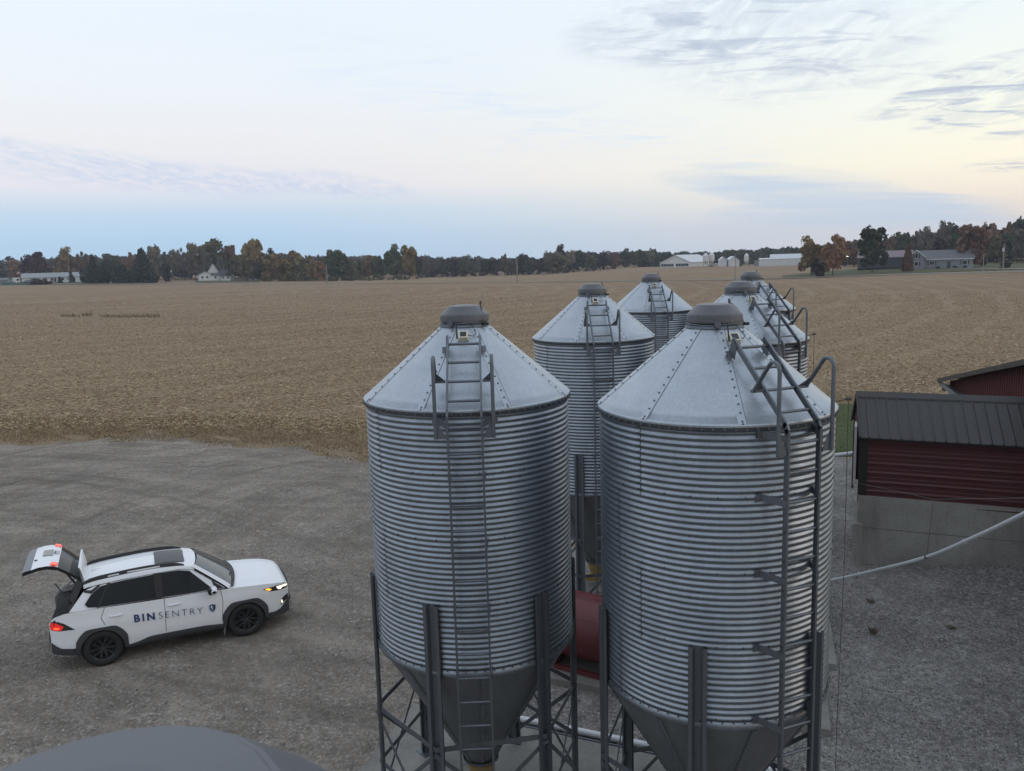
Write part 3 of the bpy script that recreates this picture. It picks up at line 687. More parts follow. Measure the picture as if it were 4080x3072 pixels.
# sensor boxes on the cones: white housing with a solar cell, whip antenna and cable to the lid
def make_sensor():
    t = thing('sensor_box', 'x', 'sensor')
    mb = MB(); w = .056; h = .062
    mb.prism([(-w, -w), (w, -w), (w, w), (-w, w)], Matrix.Translation((0, 0, .022)), h - .022)
    mb.prism([(-w - .006, -w - .01), (w + .006, -w - .01), (w + .006, w + .01), (-w - .006, w + .01)], Matrix.Translation((0, 0, -.004)), .02)
    for sx in (-1, 1):
        for sy in (-1, 1): mb.tube([(sx * w * .8, sy * w * .8, .0), (sx * w * .8, sy * w * .8, .04)], .018, 8)
    bd = mb.build('housing', [M['white_plastic']], t)
    p = MB(); p.box((0, 0, h + .002), (.078, .078, .004)); p.build('solar_cell', [M['panel']], t)
    a = MB(); a.tube([(.045, -.075, .03), (.03, -.078, .05), (-.07, -.08, .12), (-.11, -.08, .15)], [.011, .011, .007, .006], 8); a.build('antenna', [M['black']], t)
    c = MB(); c.tube([(-.01, w, .03), (-.01, .12, .01), (-.05, .16, .01), (-.14, .13, .012), (-.2, .10, .02)], .005, 6); c.build('cable', [M['black']], t); return t
SB = make_sensor(); DESC = ['white solar sensor box on the cone of the front bin nearest the car', 'white solar sensor box on the cone of the front bin with the side ladder', 'white solar sensor box on the half-hidden middle-row bin cone',
        'white solar sensor box on the middle-row cone behind the large front lid', 'small white solar sensor box on the clear-standing back-row bin cone', 'small white solar sensor box on the farthest back-row cone of the side-ladder column']
boxes = [SB] + [copy_tree(SB) for _ in range(5)]
for i, s in enumerate(boxes):
    b = BINS[i]; a = RAD(b[2]) + (RAD(-1) if i % 2 == 0 else RAD(-9)); r = .455; tilt = math.atan2(ZN - ZE, RB - RN)
    e = Vector((cos(a), sin(a), 0)); N = Vector((nx * e.x, nx * e.y, nz)); T = Vector((-e.y, e.x, 0)); D = T.cross(N)
    p = Vector((b[0], b[1], SL)) + e * r + Vector((0, 0, roof_z(r))) + N * .004
    # local X down the slope, local Y tangential, local Z off the sheet
    s.matrix_world = Matrix(((D.x, T.x, N.x, p.x), (D.y, T.y, N.y, p.y), (D.z, T.z, N.z, p.z), (0, 0, 0, 1)))
    s['label'] = DESC[i]; s['group'] = 'solar sensor boxes on the feed bins'

# ---- slabs
def slab(name, x0, y0, b0, b1, a0, a1, top=SL):
    mb = MB(); c = Vector((x0, y0, 0)); mb.prism([(p.x, p.y) for p in (c + BV * b0 + AV2 * a0, c + BV * b1 + AV2 * a0, c + BV * b1 + AV2 * a1, c + BV * b0 + AV2 * a1)], Matrix.Translation((0, 0, -.1)), top + .1)
    o = mb.build(name, [M['conc']]); o['kind'] = 'structure'; return o
AV2 = Vector((.31, .95, 0)).normalized()
slab('concrete_slab', -.592, 10.625, -1.95, 4.75, -2.4, 1.74)
slab('concrete_slab', 1.831, 18.072, -1.95, 5.05, -2.2, 2.0)
slab('concrete_slab', 4.634, 26.76, -1.95, 5.05, -2.2, 2.0)
slab('tank_pad', .55, 13.80, -1.1, 4.72, 0, 1.9, .17)
# ------------------------------------------------------------------ white car with raised tailgate
M['carwhite'] = plain('white_car_paint', (.77, .78, .80), .33, 0, .015, .6, .5, .35)
M['clad'] = plain('grey_cladding', (.045, .048, .052), .6, 0, .2, 8)
M['glass'] = plain('tinted_glass', (.010, .011, .013), .08, 0, .1, 2, .22)
M['wind'] = plain('windscreen_glass', (.05, .065, .07), .05, 0, .2, 2, .8)
M['tyre'] = plain('tyre_rubber', (.022, .021, .02), .85, 0, .35, 10); M['rim'] = plain('dark_rim', (.045, .048, .054), .4, .5, .2, 8)
M['tail'] = plain('tail_lamp_lens', (.25, .01, .012), .25, 0, .1, 5, .5, 0, (1, .03, .02), .35)
M['tail_on'] = plain('tail_lamp_lit', (.4, .02, .01), .3, 0, .1, 5, .5, 0, (1, .06, .02), 2.2)
M['amber_on'] = plain('amber_lamp_lit', (.5, .2, .01), .3, 0, .1, 5, .5, 0, (1, .42, .03), 2.2)
M['head_on'] = plain('head_lamp_lit', (.7, .68, .6), .2, 0, .1, 5, .5, 0, (1, .9, .62), 1.5)
M['grey_panel'] = plain('grey_bumper_panel', (.20, .21, .22), .5, 0, .15, 6); M['navy'] = plain('navy_lettering', (.02, .045, .14), .4, 0, .05); M['slate'] = plain('slate_lettering', (.10, .125, .175), .4, 0, .05)
M['plate'] = plain('number_plate', (.32, .33, .31), .5, 0, .4, 40); M['chrome'] = plain('silver_strip', (.5, .5, .52), .25, .9, .1)

CAR = thing('parked_car', 'white car with its tailgate raised, lettering along the doors and lights on', 'car', (-8.52, 15.87, .03), RAD(24.9))
ip = lambda x, xs, ys: float(np.interp(x, xs, ys))
def smooth(xs, ys):
    """monotone-ish smooth interpolation through stations"""
    xs = np.array(xs, float); ys = np.array(ys, float); d = np.gradient(ys, xs)
    def f(x):
        x = min(max(x, xs[0]), xs[-1]); i = min(int(np.searchsorted(xs, x, 'right') - 1), len(xs) - 2); h = xs[i + 1] - xs[i]; t = (x - xs[i]) / h
        return float((2 * t ** 3 - 3 * t ** 2 + 1) * ys[i] + (t ** 3 - 2 * t ** 2 + t) * h * d[i] + (-2 * t ** 3 + 3 * t ** 2) * ys[i + 1] + (t ** 3 - t ** 2) * h * d[i + 1])
    return f
WB = 2.69; XR, XF = -.88, 3.62
TOP = smooth([-.88, -.82, -.68, -.45, 0, 1.2, 2.2, 2.42, 2.8, 3.2, 3.45, 3.56, 3.62], [.98, 1.07, 1.14, 1.17, 1.165, 1.125, 1.10, 1.09, 1.06, 1.02, .97, .93, .86])
WID = smooth([-.88, -.78, -.55, 0, 1.3, 2.7, 3.1, 3.35, 3.5, 3.62], [.72, .82, .885, .925, .925, .925, .90, .845, .76, .64])
def yprof(x, z):
    t = TOP(x); k = smooth([.2, .35, .52, .68, .86, 1.0, 1.2], [.93, .975, 1.0, .992, .985, .955, .92])(z if t > 1.0 else z + (1 - t) * .5)
    return WID(x) * k
def zbot(x):
    b = ip(x, [-.88, -.75, -.5, 0, 2.69, 3.3, 3.62], [.42, .34, .30, .28, .28, .29, .36])
    for xw in (0, WB):
        d = abs(x - xw)
        if d < .40: b = max(b, .36 + sqrt(.40 ** 2 - d * d))
    return b
xs = sorted(set([round(v, 4) for v in np.linspace(XR, XF, 100)] + [s + xw for xw in (0, WB) for s in (-.3999, .3999, -.385, .385, -.36, .36)]))
def P(x, z, sg, off=0): return (x, sg * (yprof(x, z) + off), z)
body = MB()
for sg in (-1, 1):
    body.grid([[P(x, zbot(x) + (TOP(x) - zbot(x)) * j / 14, sg) for j in range(15)] for x in xs], 0, True, sg > 0)
# hood with two raised flanks, cowl to nose
hx = [x for x in xs if x >= 2.36]
def hood(x, v): # v -1..1
    yt = yprof(x, TOP(x)); c = .055 * (1 - v * v) + .012 * math.exp(-((abs(v) - .62) / .12) ** 2); f = ip(x, [2.36, 3.3, 3.62], [1, .9, .25])
    return (x, yt * v, TOP(x) + c * f)
body.grid([[hood(x, v) for v in np.linspace(-1, 1, 25)] for x in hx], 0, True)
# nose and tail closing surfaces
def face(x0, z0, z1, bul, n=7):
    return [[(x0 + bul * (1 - v * v), yprof(x0, z) * v, z) for v in np.linspace(-1, 1, 17)] for z in np.linspace(z0, z1, n)]
body.grid(face(XF, zbot(XF), TOP(XF), .05), 0, True, True); body.grid(face(XR, zbot(XR), .74, -.04), 0, True)
# load sill and rear corner posts round the open tailgate, cabin deck (dark) hidden under the glass
bd = body.build('body', [M['carwhite']], CAR)
ub = MB(); ub.box((1.33, 0, .42), (4.1, 1.50, .24)); 
for xw in (0, WB): ub.tube([(xw, -.80, .36), (xw, .80, .36)], .395, 28)
ub.box((1.0, 0, 1.0), (2.7, 1.6, .1)); ub.box((-.45, 0, .85), (.7, 1.58, .4)); ub.box((.10, 0, 1.3), (.3, 1.2, .5)); ub.build('underbody', [M['dark']], CAR)
# greenhouse -----------------------------------------------------------
mx = lambda x: float(np.interp(x, [-.96, -.80, -.66, -.20, .58, .72, 1.55, 2.30, 2.5], [-.72, -.52, -.24, .14, 1.02, 1.16, 1.72, 2.33, 2.5]))
ROOF = smooth([-.32, -.12, .35, 1.05, 1.55, 1.80], [1.585, 1.625, 1.665, 1.685, 1.650, 1.605])
RWID = smooth([-.32, .3, 1.2, 1.80], [.575, .625, .635, .60])
rx = np.linspace(-.24, 1.78, 30)
rf = MB(); rf.grid([[(x - (.05 * (1 - v * v) if x < -.14 else 0) + (.07 * (1 - v * v) if x > 1.68 else 0), RWID(x) * v, ROOF(x) + .035 * (1 - v * v) - .012 * math.exp(-((abs(v) - .5) / .1) ** 2)) for v in np.linspace(-1, 1, 21)] for x in rx], 0, True)
# cant rails: from roof edge down to the top of the side glass
def yside(x, z):
    zb = TOP(x) if x < 2.4 else 1.09; t = (z - zb) / (ROOF(min(max(x, -.24), 1.78)) - zb); yb = yprof(min(x, 2.4), zb) - .01
    return yb + (RWID(min(max(x, -.24), 1.78)) + .012 - yb) * (t ** 1.25 if t > 0 else t)
ROFF = lambda x: ROOF(x) - .075
for sg in (-1, 1):
    rf.grid([[(x, sg * (RWID(x) + .0 + d), ROOF(x) + h) for (d, h) in ((0, 0), (.018, -.02), (.034, -.075))] for x in rx], 0, True, sg < 0)
roof = rf.build('roof', [M['carwhite']], CAR)
def side_panel(name, poly, mat, off, parent=CAR, sg=-1, th=.0):
    """polygon given in side view (x, z), laid on the cabin side"""
    mb = MB(); poly = [(mx(x), z) for x, z in poly]; bm = bmesh.new(); vs = [bm.verts.new((x, sg * (yside(x, z) + off), z)) for x, z in poly]; f = bm.faces.new(vs)
    f.normal_update(); bmesh.ops.triangulate(bm, faces=[f])
    me = bpy.data.meshes.new(name); bm.to_mesh(me); bm.free(); return link(name, me, mat, parent)
def dens(poly, n=5):
    out = []
    for a, b in zip(poly, poly[1:] + poly[:1]):
        for k in range(n): out.append((a[0] + (b[0] - a[0]) * k / n, a[1] + (b[1] - a[1]) * k / n))
    return out
RX_ = lambda x: ROOF(mx(x))
gl_poly = [(2.30, 1.115), (1.55, RX_(1.55) - .06), (1.2, RX_(1.2) - .07), (.6, RX_(.6) - .075), (0, RX_(0) - .078), (-.45, RX_(-.45) - .08), (-.655, 1.50), (-.80, 1.17), (-.3, 1.17), (.6, 1.15), (1.5, 1.12)]
for sg in (-1, 1):
    # white sheet behind everything (pillars), glass in front of it
    side_panel('pillar_panel', gl_poly, M['carwhite'], .0, roof, sg)
    side_panel('front_door_glass', [(2.02, 1.135), (1.50, 1.545), (1.2, 1.592), (.72, 1.605), (.72, 1.155), (1.4, 1.135)], M['glass'], .008, CAR, sg)
    side_panel('rear_door_glass', [(.58, 1.155), (.58, 1.604), (0.1, 1.588), (-.12, 1.57), (-.20, 1.46), (-.36, 1.185), (-.1, 1.18)], M['glass'], .008, CAR, sg)
    side_panel('quarter_glass', [(-.235, 1.46), (-.155, 1.565), (-.30, 1.545), (-.52, 1.42), (-.66, 1.275), (-.60, 1.215), (-.395, 1.19)], M['glass'], .008, CAR, sg)
    side_panel('door_pillar', [(.735, 1.15), (.735, 1.615), (.565, 1.615), (.565, 1.15)], M['black'], .005, CAR, sg)
    side_panel('rear_pillar_strip', [(-.19, 1.46), (-.11, 1.58), (-.165, 1.58), (-.25, 1.46), (-.42, 1.18), (-.35, 1.18)], M['black'], .0075, CAR, sg)
    side_panel('roof_strip', [(-.30, 1.555), (-.50, 1.44), (-.66, 1.475), (-.66, 1.515), (-.50, 1.50), (-.34, 1.575)], M['black'], .006, CAR, sg)
    side_panel('mirror_corner', [(2.26, 1.125), (1.98, 1.35), (2.06, 1.13)], M['black'], .007, CAR, sg)
    t = MB(); t.tube([(mx(x), sg * (yside(mx(x), z) + .006), z) for x, z in ((2.28, 1.13), (1.56, 1.565), (1.2, 1.612), (.6, 1.62), (0, 1.603), (-.12, 1.59))], .008, 6); t.build('window_trim', [M['chrome']], CAR)
# windscreen
ws = MB(); ws.grid([[(2.46 - .66 * u + .12 * (1 - v * v) * (1 - .35 * u), (.80 + (.575 - .80) * u) * v, 1.115 + (ROOF(1.78) + .012 - 1.115) * (u ** .93) + .02 * (1 - v * v) * u) for v in np.linspace(-1, 1, 13)] for u in np.linspace(0, 1, 9)], 0, True)
ws.build('windscreen', [M['wind']], CAR)
for sg in (-1, 1):
    ap = MB(); ap.grid([[(2.47 - .67 * u, sg * (.79 + (.568 - .79) * u), 1.115 + (ROOF(1.78) - 1.095) * u ** .93), (2.40 - .66 * u, sg * (.88 + (.62 - .88) * u), 1.10 + (ROOF(1.78) - 1.10) * u ** .93)] for u in np.linspace(0, 1, 9)], 0, True); ap.build('windscreen_pillar', [M['carwhite']], CAR)
cw = MB(); cw.grid([[(2.50 + .10 * (1 - v * v) - .12 * u, .83 * v, 1.125 + .045 * (1 - v * v) - .005 * u) for v in np.linspace(-1, 1, 13)] for u in (0, .5, 1)], 0, True)
for a, b in (((2.50, .45, 1.185), (2.42, -.25, 1.20)), ((2.52, -.15, 1.19), (2.40, -.72, 1.15))): cw.tube([a, b], .012, 6)
cw.build('cowl', [M['black']], CAR)
sr = MB(); sr.grid([[(x, .40 * v, ROOF(x) + .038 * (1 - .16 * v * v) + .004) for v in np.linspace(-1, 1, 7)] for x in np.linspace(1.06, 1.62, 5)], 0, True); sr.build('sunroof', [M['glass']], CAR)
for sg in (-1, 1):
    rr = MB(); y = sg * .565; xs_ = np.linspace(-.30, 1.60, 12)
    hgt = lambda x: .062 * min(1, (x + .35) / .25, (1.65 - x) / .25)
    rr.grid([[(x, y + sg * .028, ROOF(x) + .0), (x, y + sg * .024, ROOF(x) + .008 + hgt(x)), (x, y - sg * .024, ROOF(x) + .012 + hgt(x)), (x, y - sg * .03, ROOF(x) + .005)] for x in xs_], 0, True, sg < 0)
    for (xa, xb) in ((.20, .40), (.55, 1.15)): rr.bar((xa, y + sg * .029, ROOF(xa) + .035), (xb, y + sg * .029, ROOF(xb) + .035), .006, .026, mat=1)
    rr.build('roof_rail', [M['black'], M['carwhite']], CAR)
fn = MB(); fn.grid([[(-.12 + .24 * u, .028 * v * (1 - .6 * u), ROOF(-.1) + .03 + (.06 * (1 - v * v)) * (1 - u) ** .6) for v in (-1, -.5, 0, .5, 1)] for u in np.linspace(0, 1, 6)], 0, True); fn.build('roof_antenna', [M['carwhite']], CAR)
# doors: shut lines, handles, cladding -----------------------------------
def strip_on(name, pts, w, mat, off=.003, parent=CAR, sgs=(-1, 1)):
    for sg in sgs:
        mb = MB(); P_ = []
        for i, p in enumerate(pts):
            a = Vector(pts[max(i - 1, 0)]); b = Vector(pts[min(i + 1, len(pts) - 1)]); d = (b - a).normalized(); n = Vector((-d.y, d.x)) * w / 2
            P_.append([P(p[0] - n.x, p[1] - n.y, sg, off), P(p[0] + n.x, p[1] + n.y, sg, off)])
        mb.grid(P_, 0, False, sg > 0); mb.build(name, [mat], parent)
def ln(a, b, n=10): return [(a[0] + (b[0] - a[0]) * k / n, a[1] + (b[1] - a[1]) * k / n) for k in range(n + 1)]
M['gap'] = plain('shut_line', (.10, .10, .105), .7)
strip_on('shut_line', ln((1.17, 1.14), (1.15, .46)), .011, M['gap'], parent=bd)
strip_on('shut_line', ln((2.24, 1.10), (2.26, .85), 4) + ln((2.26, .82), (2.22, .46), 4), .011, M['gap'], parent=bd)
strip_on('shut_line', ln((.10, 1.17), (.02, .98), 4) + ln((.02, .97), (.08, .83), 4), .011, M['gap'], parent=bd)
for x0 in (.28, 1.34):
    for sg in (-1, 1):
        h = MB(); h.tube([P(x0 - .115, .985, sg, .004), P(x0 - .10, .985, sg, .035), P(x0 + .10, .98, sg, .035), P(x0 + .115, .98, sg, .004)], [.012, .017, .017, .012], 8); h.build('door_handle', [M['carwhite']], CAR)
def clad_arch(xw, sg):
    mb = MB(); rows = []
    for k in range(25):
        a = RAD(-8) + (pi + RAD(16)) * k / 24; c, s = cos(a), sin(a)
        # squared-off outer outline
        ro = min(.455 / max(abs(c), .01), .440 / max(abs(s), .01), .765 / (abs(c) + abs(s)) if abs(c) + abs(s) > 0 else 9, .53) if False else min(.46 / max(abs(c), .01), .435 / max(abs(s), .01), .60 / (abs(c) * .62 + abs(s) * .90), .50)
        z0 = .36 + .385 * s; z1 = .36 + ro * s; x0 = xw + .385 * c; x1 = xw + ro * c
        z0 = max(z0, .26); z1 = max(z1, .26)
        rows.append([(x0, sg * (yprof(x0, z0) - .06), z0), (x0, sg * (yprof(x0, z0) + .022), z0), (x1, sg * (yprof(x1, z1) + .018), z1), (x1, sg * (yprof(x1, z1) - .004), z1)])
    mb.grid(rows, 0, False, sg < 0); mb.build('wheel_arch', [M['clad']], CAR)
for xw in (0, WB):
    for sg in (-1, 1): clad_arch(xw, sg)
for sg in (-1, 1):
    mb = MB(); mb.grid([[(x, sg * (yprof(x, .27) - .05), .25), P(x, .27, sg, .012), P(x, .27 + (zt - .27) * .7, sg, .016), P(x, zt, sg, .004)] for x, zt in [(x, ip(x, [.40, .62, .85, 1.9, 2.28], [.33, .36, .43, .42, .37])) for x in np.linspace(.41, 2.28, 24)]], 0, True, sg > 0); mb.build('sill_cladding', [M['clad']], CAR)
    # mud flaps
    for xf in (-.43, 2.26):
        f = MB(); f.box((xf, sg * .83, .27), (.015, .17, .28), Matrix.Rotation(RAD(8 if xf < 0 else 6), 3, 'Y')); f.build('mud_flap', [M['clad'] if xf < 0 else M['grey_panel']], CAR)
    m = MB(); n = 9
    P_ = [[(2.08 + .07 * cos(b) * (.6 + .4 * sin(a)) + .02, sg * (.99 + .125 * cos(a)), 1.155 + .085 * sin(b) * max(.15, sin(a)) ** .6) for b in np.linspace(0, 2 * pi, 12)] for a in np.linspace(.05, pi - .05, n)]
    m.grid(P_, 0, True, sg > 0); mm = m.build('wing_mirror', [M['carwhite']], CAR)
    b = MB(); b.tube([(2.09, sg * .84, 1.11), (2.09, sg * .95, 1.10)], [.045, .035], 8); b.tube([(2.035, sg * .90, 1.155), (2.04, sg * 1.09, 1.155)], [.055, .06], 10); b.build('mirror_foot', [M['black']], mm)
# lower bumpers
rb = MB(); rb.grid([[(XR - .055 * (1 - v * v) - .015 * (z < .5) - (.02), (yprof(XR, z) + .02) * v, z) for v in np.linspace(-1, 1, 17)] for z in (.33, .42, .52, .58)], 0, True)
for sg in (-1, 1): rb.grid([[P(x, z, sg, .014) for z in (.31 + .2 * max(0, -.5 - x) , .40, .47, ip(x, [-.90, -.70, -.46], [.62, .50, .46]))] for x in np.linspace(-.88, -.46, 9)], 0, True, sg > 0)
rb.build('rear_bumper', [M['clad']], CAR)
fb = MB(); fb.grid([[(XF + .055 * (1 - v * v) + .006 + (.03 if z < .45 else 0), (yprof(XF, z) * .98) * v, z) for v in np.linspace(-1, 1, 17)] for z in (.28, .40, .52, .60, .64)], 0, True, True)
fb.grid([[(XF + .052 * (1 - v * v) + .010, .60 * v, z) for v in np.linspace(-1, 1, 13)] for z in (.68, .74, .80)], 0, True, True)
for sg in (-1, 1):
    fb.grid([[P(x, z, sg, .008) for z in (.28, .34, .40, ip(x, [3.1, 3.4, 3.62], [.36, .42, .60]))] for x in np.linspace(3.12, 3.62, 8)], 0, True, sg > 0)
fb.build('front_bumper', [M['clad']], CAR)
sk = MB(); sk.grid([[(XF + .06 * (1 - v * v) + .045, .52 * v, z) for v in np.linspace(-1, 1, 9)] for z in (.27, .34, .42)], 0, True, True); sk.build('skid_plate', [M['grey_panel']], CAR)
for sg in (-1, 1):
    def patch(name, poly, mat, off, parent=CAR):
        bm = bmesh.new(); f = bm.faces.new([bm.verts.new(P(x, z, sg, off)) for x, z in dens(poly, 4)]); f.normal_update(); bmesh.ops.triangulate(bm, faces=[f]); me = bpy.data.meshes.new(name); bm.to_mesh(me); bm.free(); return link(name, me, mat, parent)
    hl = patch('headlight', [(3.06, .935), (3.22, .865), (3.40, .83), (3.60, .815), (3.62, .87), (3.55, .915), (3.35, .945)], M['black'], .006)
    patch('headlight_beam', [(3.40, .855), (3.46, .85), (3.47, .875), (3.60, .85), (3.61, .87), (3.54, .905), (3.36, .925), (3.36, .90)], M['head_on'], .010, hl)
    patch('turn_signal', [(3.11, .925), (3.20, .885), (3.25, .90), (3.18, .93)], M['amber_on'], .010, hl)
    patch('fog_lamp_recess', [(3.42, .50), (3.60, .58), (3.61, .67), (3.52, .66), (3.44, .62)], M['black'], .006)
    patch('fog_lamp', [(3.44, .53), (3.48, .55), (3.46, .56), (3.46, .60), (3.44, .60)], M['head_on'], .010)
    tl = patch('tail_light', [(-.875, .93), (-.85, 1.02), (-.72, 1.03), (-.62, .98), (-.44, .845), (-.68, .85), (-.86, .86)], M['black'], .006)
    patch('tail_light_lens', [(-.875, .92), (-.85, 1.01), (-.75, 1.0), (-.63, .93), (-.67, .865), (-.86, .87)], M['tail'], .010, tl)
    patch('tail_light_glow', [(-.80, .88), (-.72, .88), (-.70, .91), (-.76, .925), (-.81, .91)], M['tail_on'], .013, tl)
# lettering on both doors ---------------------------------------------------
def text_mesh(body, size, off, sx):
    cu = bpy.data.curves.new('txt', 'FONT'); cu.body = body; cu.size = size; cu.offset = off; cu.space_character = sx; cu.resolution_u = 4
    o = bpy.data.objects.new('txt', cu); COL.objects.link(o); dg = bpy.context.evaluated_depsgraph_get(); dg.update()
    me = bpy.data.meshes.new_from_object(o.evaluated_get(dg)); bpy.data.objects.remove(o); return me
def lay(me, x0, z0, slope, name, mat, sgs=(-1,)):
    for sg in sgs:
        m2 = me.copy(); bm = bmesh.new(); bm.from_mesh(m2)
        for v in bm.verts:
            x = x0 + v.co.x; z = z0 + v.co.y + slope * v.co.x; v.co = Vector((x, -(yprof(x, z) + .012), z))
        bm.to_mesh(m2); bm.free(); link(name, m2, mat, bd)
lay(text_mesh('BIN', .200, .007, 1.36), .585, .785, -.075, 'lettering', M['navy'])
lay(text_mesh('SENTRY', .198, -.003, 1.27), 1.03, .752, -.075, 'lettering', M['slate'])
def flat(poly, mat, off, nm='emblem'):
    bm = bmesh.new(); f = bm.faces.new([bm.verts.new((x, -(yprof(x, z) + off), z)) for x, z in poly]); f.normal_update(); bmesh.ops.triangulate(bm, faces=[f]); me = bpy.data.meshes.new(nm); bm.to_mesh(me); bm.free(); link(nm, me, mat, bd)
ex, ez = 2.05, .765
sh = [(q[0] * .82, q[1] * .82) for q in [(-.075, .075), (-.035, .085), (0, .105), (.035, .085), (.075, .075), (.072, -.01), (.05, -.06), (0, -.105), (-.05, -.06), (-.072, -.01)]]
flat([(ex + a, ez + b) for a, b in sh], M['navy'], .011)
flat([(ex + a, ez + b) for a, b in [(-.028, .04), (-.002, .06), (-.002, -.06), (-.016, -.032), (-.01, 0), (-.038, .008)]], M['carwhite'], .015)
flat([(ex + a, ez + b) for a, b in [(.005, .06), (.029, .04), (.029, -.016), (.005, -.06)]], M['slate'], .015)
# wheels ---------------------------------------------------------------------
def make_wheel():
    w = bpy.data.objects.new('wheel', None); COL.objects.link(w); w.parent = CAR
    t = MB(); prof = [(.235, -.10), (.245, -.115), (.30, -.122), (.340, -.112), (.356, -.085), (.360, -.03), (.360, .03), (.356, .085), (.340, .112), (.30, .115), (.245, .11)]
    t.lathe(prof, 44) 
    for k in range(44):
        a = 2 * pi * k / 44
        for s in (-1, 1): t.box((.357 * cos(a), .357 * sin(a), s * .075), (.014, .026, .05), Matrix.Rotation(a, 3, 'Z'))
    t.build('tyre', [M['tyre']], w)
    r = MB(); r.lathe([(.240, -.118), (.222, -.112), (.215, -.06), (.205, .05)], 40); r.lathe([(.0, -.035), (.21, -.03)], 30, 1)
    for k in range(5):
        a = 2 * pi * k / 5 + .31
        for s in (-1, 1):
            b = a + s * .20; c2 = a + s * .30
            r.bar((.05 * cos(a + s * .5), .05 * sin(a + s * .5), -.085), (.225 * cos(c2), .225 * sin(c2), -.105), .036, .022, (0, 0, 1))
        r.bar((.19 * cos(a - .26), .19 * sin(a - .26), -.104), (.19 * cos(a + .26), .19 * sin(a + .26), -.104), .016, .02, (0, 0, 1))
    r.tube([(0, 0, -.03), (0, 0, -.098)], .055, 16); r.tube([(0, 0, -.09), (0, 0, -.106)], .03, 14, 2)
    r.build('rim', [M['rim'], M['dark'], M['clad']], w); return w
W0 = make_wheel(); ws_ = [W0] + [copy_tree(W0, CAR) for _ in range(3)]
for w, (x, sg) in zip(ws_, ((0, -1), (WB, -1), (0, 1), (WB, 1))):
    w.location = (x, sg * .80, .36); w.rotation_euler = (RAD(-90) if sg < 0 else RAD(90), 0, 0)
    w.rotation_euler.x = RAD(90) if sg > 0 else RAD(-90)
    
# tailgate, hinged at the rear roof edge and swung up ---------------------------
TG = bpy.data.objects.new('tailgate', None); COL.objects.link(TG); TG.parent = CAR; TG.location = (-.23, 0, 1.59)
TG.rotation_euler = (0, RAD(104), 0); TG.scale = (1.08, 1, 1.12)          # lifted backwards and up
# closed-position coordinates relative to the hinge: x back is negative
def tg(name, prof, w0, w1, mat, bul=.03, parent=TG, flip=False):
    mb = MB(); n = len(prof)
    mb.grid([[(x - bul * (1 - v * v), (w0 + (w1 - w0) * i / (n - 1)) * v, z) for v in np.linspace(-1, 1, 13)] for i, (x, z) in enumerate(prof)], 0, True, flip); return mb.build(name, [mat], parent)
tg('spoiler', [(.0, .012), (-.10, -.01), (-.32, -.115), (-.32, -.14), (-.10, -.055)], .60, .60, M['carwhite'])
tg('rear_glass', [(-.12, -.08), (-.23, -.26), (-.33, -.45)], .56, .66, M['glass'], .04)
tg('gate_panel', [(-.33, -.45), (-.35, -.52), (-.345, -.62), (-.315, -.74), (-.265, -.84)], .66, .70, M['carwhite'], .045)
tg('gate_lower_panel', [(-.265, -.84), (-.225, -.93), (-.19, -.96)], .70, .66, M['grey_panel'], .045)
tg('gate_lining', [(-.06, -.06), (-.18, -.26), (-.28, -.45), (-.29, -.62), (-.24, -.80), (-.17, -.95)], .57, .66, M['black'], .02, TG, True)
for sg in (-1, 1):
    eg = MB(); eg.grid([[(x, sg * w, z), (x + .06, sg * w * .985, z + .01)] for x, w, z in ((-.12, .56, -.08), (-.23, .61, -.26), (-.33, .66, -.45), (-.345, .685, -.62), (-.315, .695, -.74), (-.265, .70, -.84), (-.19, .66, -.96))], 0, False, sg < 0); eg.build('gate_edge', [M['black']], TG)
for sg in (-1, 1):
    g = MB(); g.grid([[(-.352 - .014 - i * .010, sg * (.665 - j * .085), -.465 - i * .11 + j * .01) for j in range(3)] for i in range(2)], 0, False, sg < 0); gl = g.build('gate_light', [M['tail']], TG)
    g = MB(); g.grid([[(-.372 - i * .008, sg * (.645 - j * .05), -.475 - i * .085) for j in range(3)] for i in range(2)], 0, False, sg < 0); g.build('gate_light_glow', [M['tail_on']], gl)
pl = MB(); pl.box((-.392, 0, -.64), (.012, .34, .15), Matrix.Rotation(RAD(-12), 3, 'Y')); pl.build('number_plate', [M['plate']], TG)
em = MB(); em.tube([(-.412, .07 * cos(a), -.50 + .03 * sin(a)) for a in np.linspace(0, 2 * pi, 16)], .006, 5); em.box((-.415, .0, -.54), (.01, .16, .018)); em.build('gate_emblem', [M['slate']], TG)
hn = MB(); hn.box((-.325, -.30, -.80), (.02, .035, .05)); hn.build('gate_button', [M['clad']], TG)
for sg in (-1, 1):
    s_ = MB(); s_.tube([(-.48, sg * .60, 1.26), (-.72, sg * .58, 1.72)], .012, 8); s_.tube([(-.48, sg * .60, 1.26), (-.60, sg * .59, 1.49)], .02, 8); s_.build('gas_strut', [M['clad']], CAR)
# open load bay: dark sheet across it, interior shade put into its colour; corner posts
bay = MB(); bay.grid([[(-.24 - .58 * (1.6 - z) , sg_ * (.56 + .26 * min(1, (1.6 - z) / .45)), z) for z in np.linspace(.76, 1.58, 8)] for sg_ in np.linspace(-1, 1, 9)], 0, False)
bay.build('load_bay_shade', [M['dark']], CAR)
cp = MB()
for sg in (-1, 1):
    cp.grid([[(-.26 - .46 * t, sg * (.59 + .21 * t), 1.56 - .44 * t), (-.24 - .45 * t, sg * (.50 + .20 * t), 1.56 - .44 * t)] for t in np.linspace(0, 1, 6)], 0, False)
cp.build('corner_post', [M['clad']], CAR)
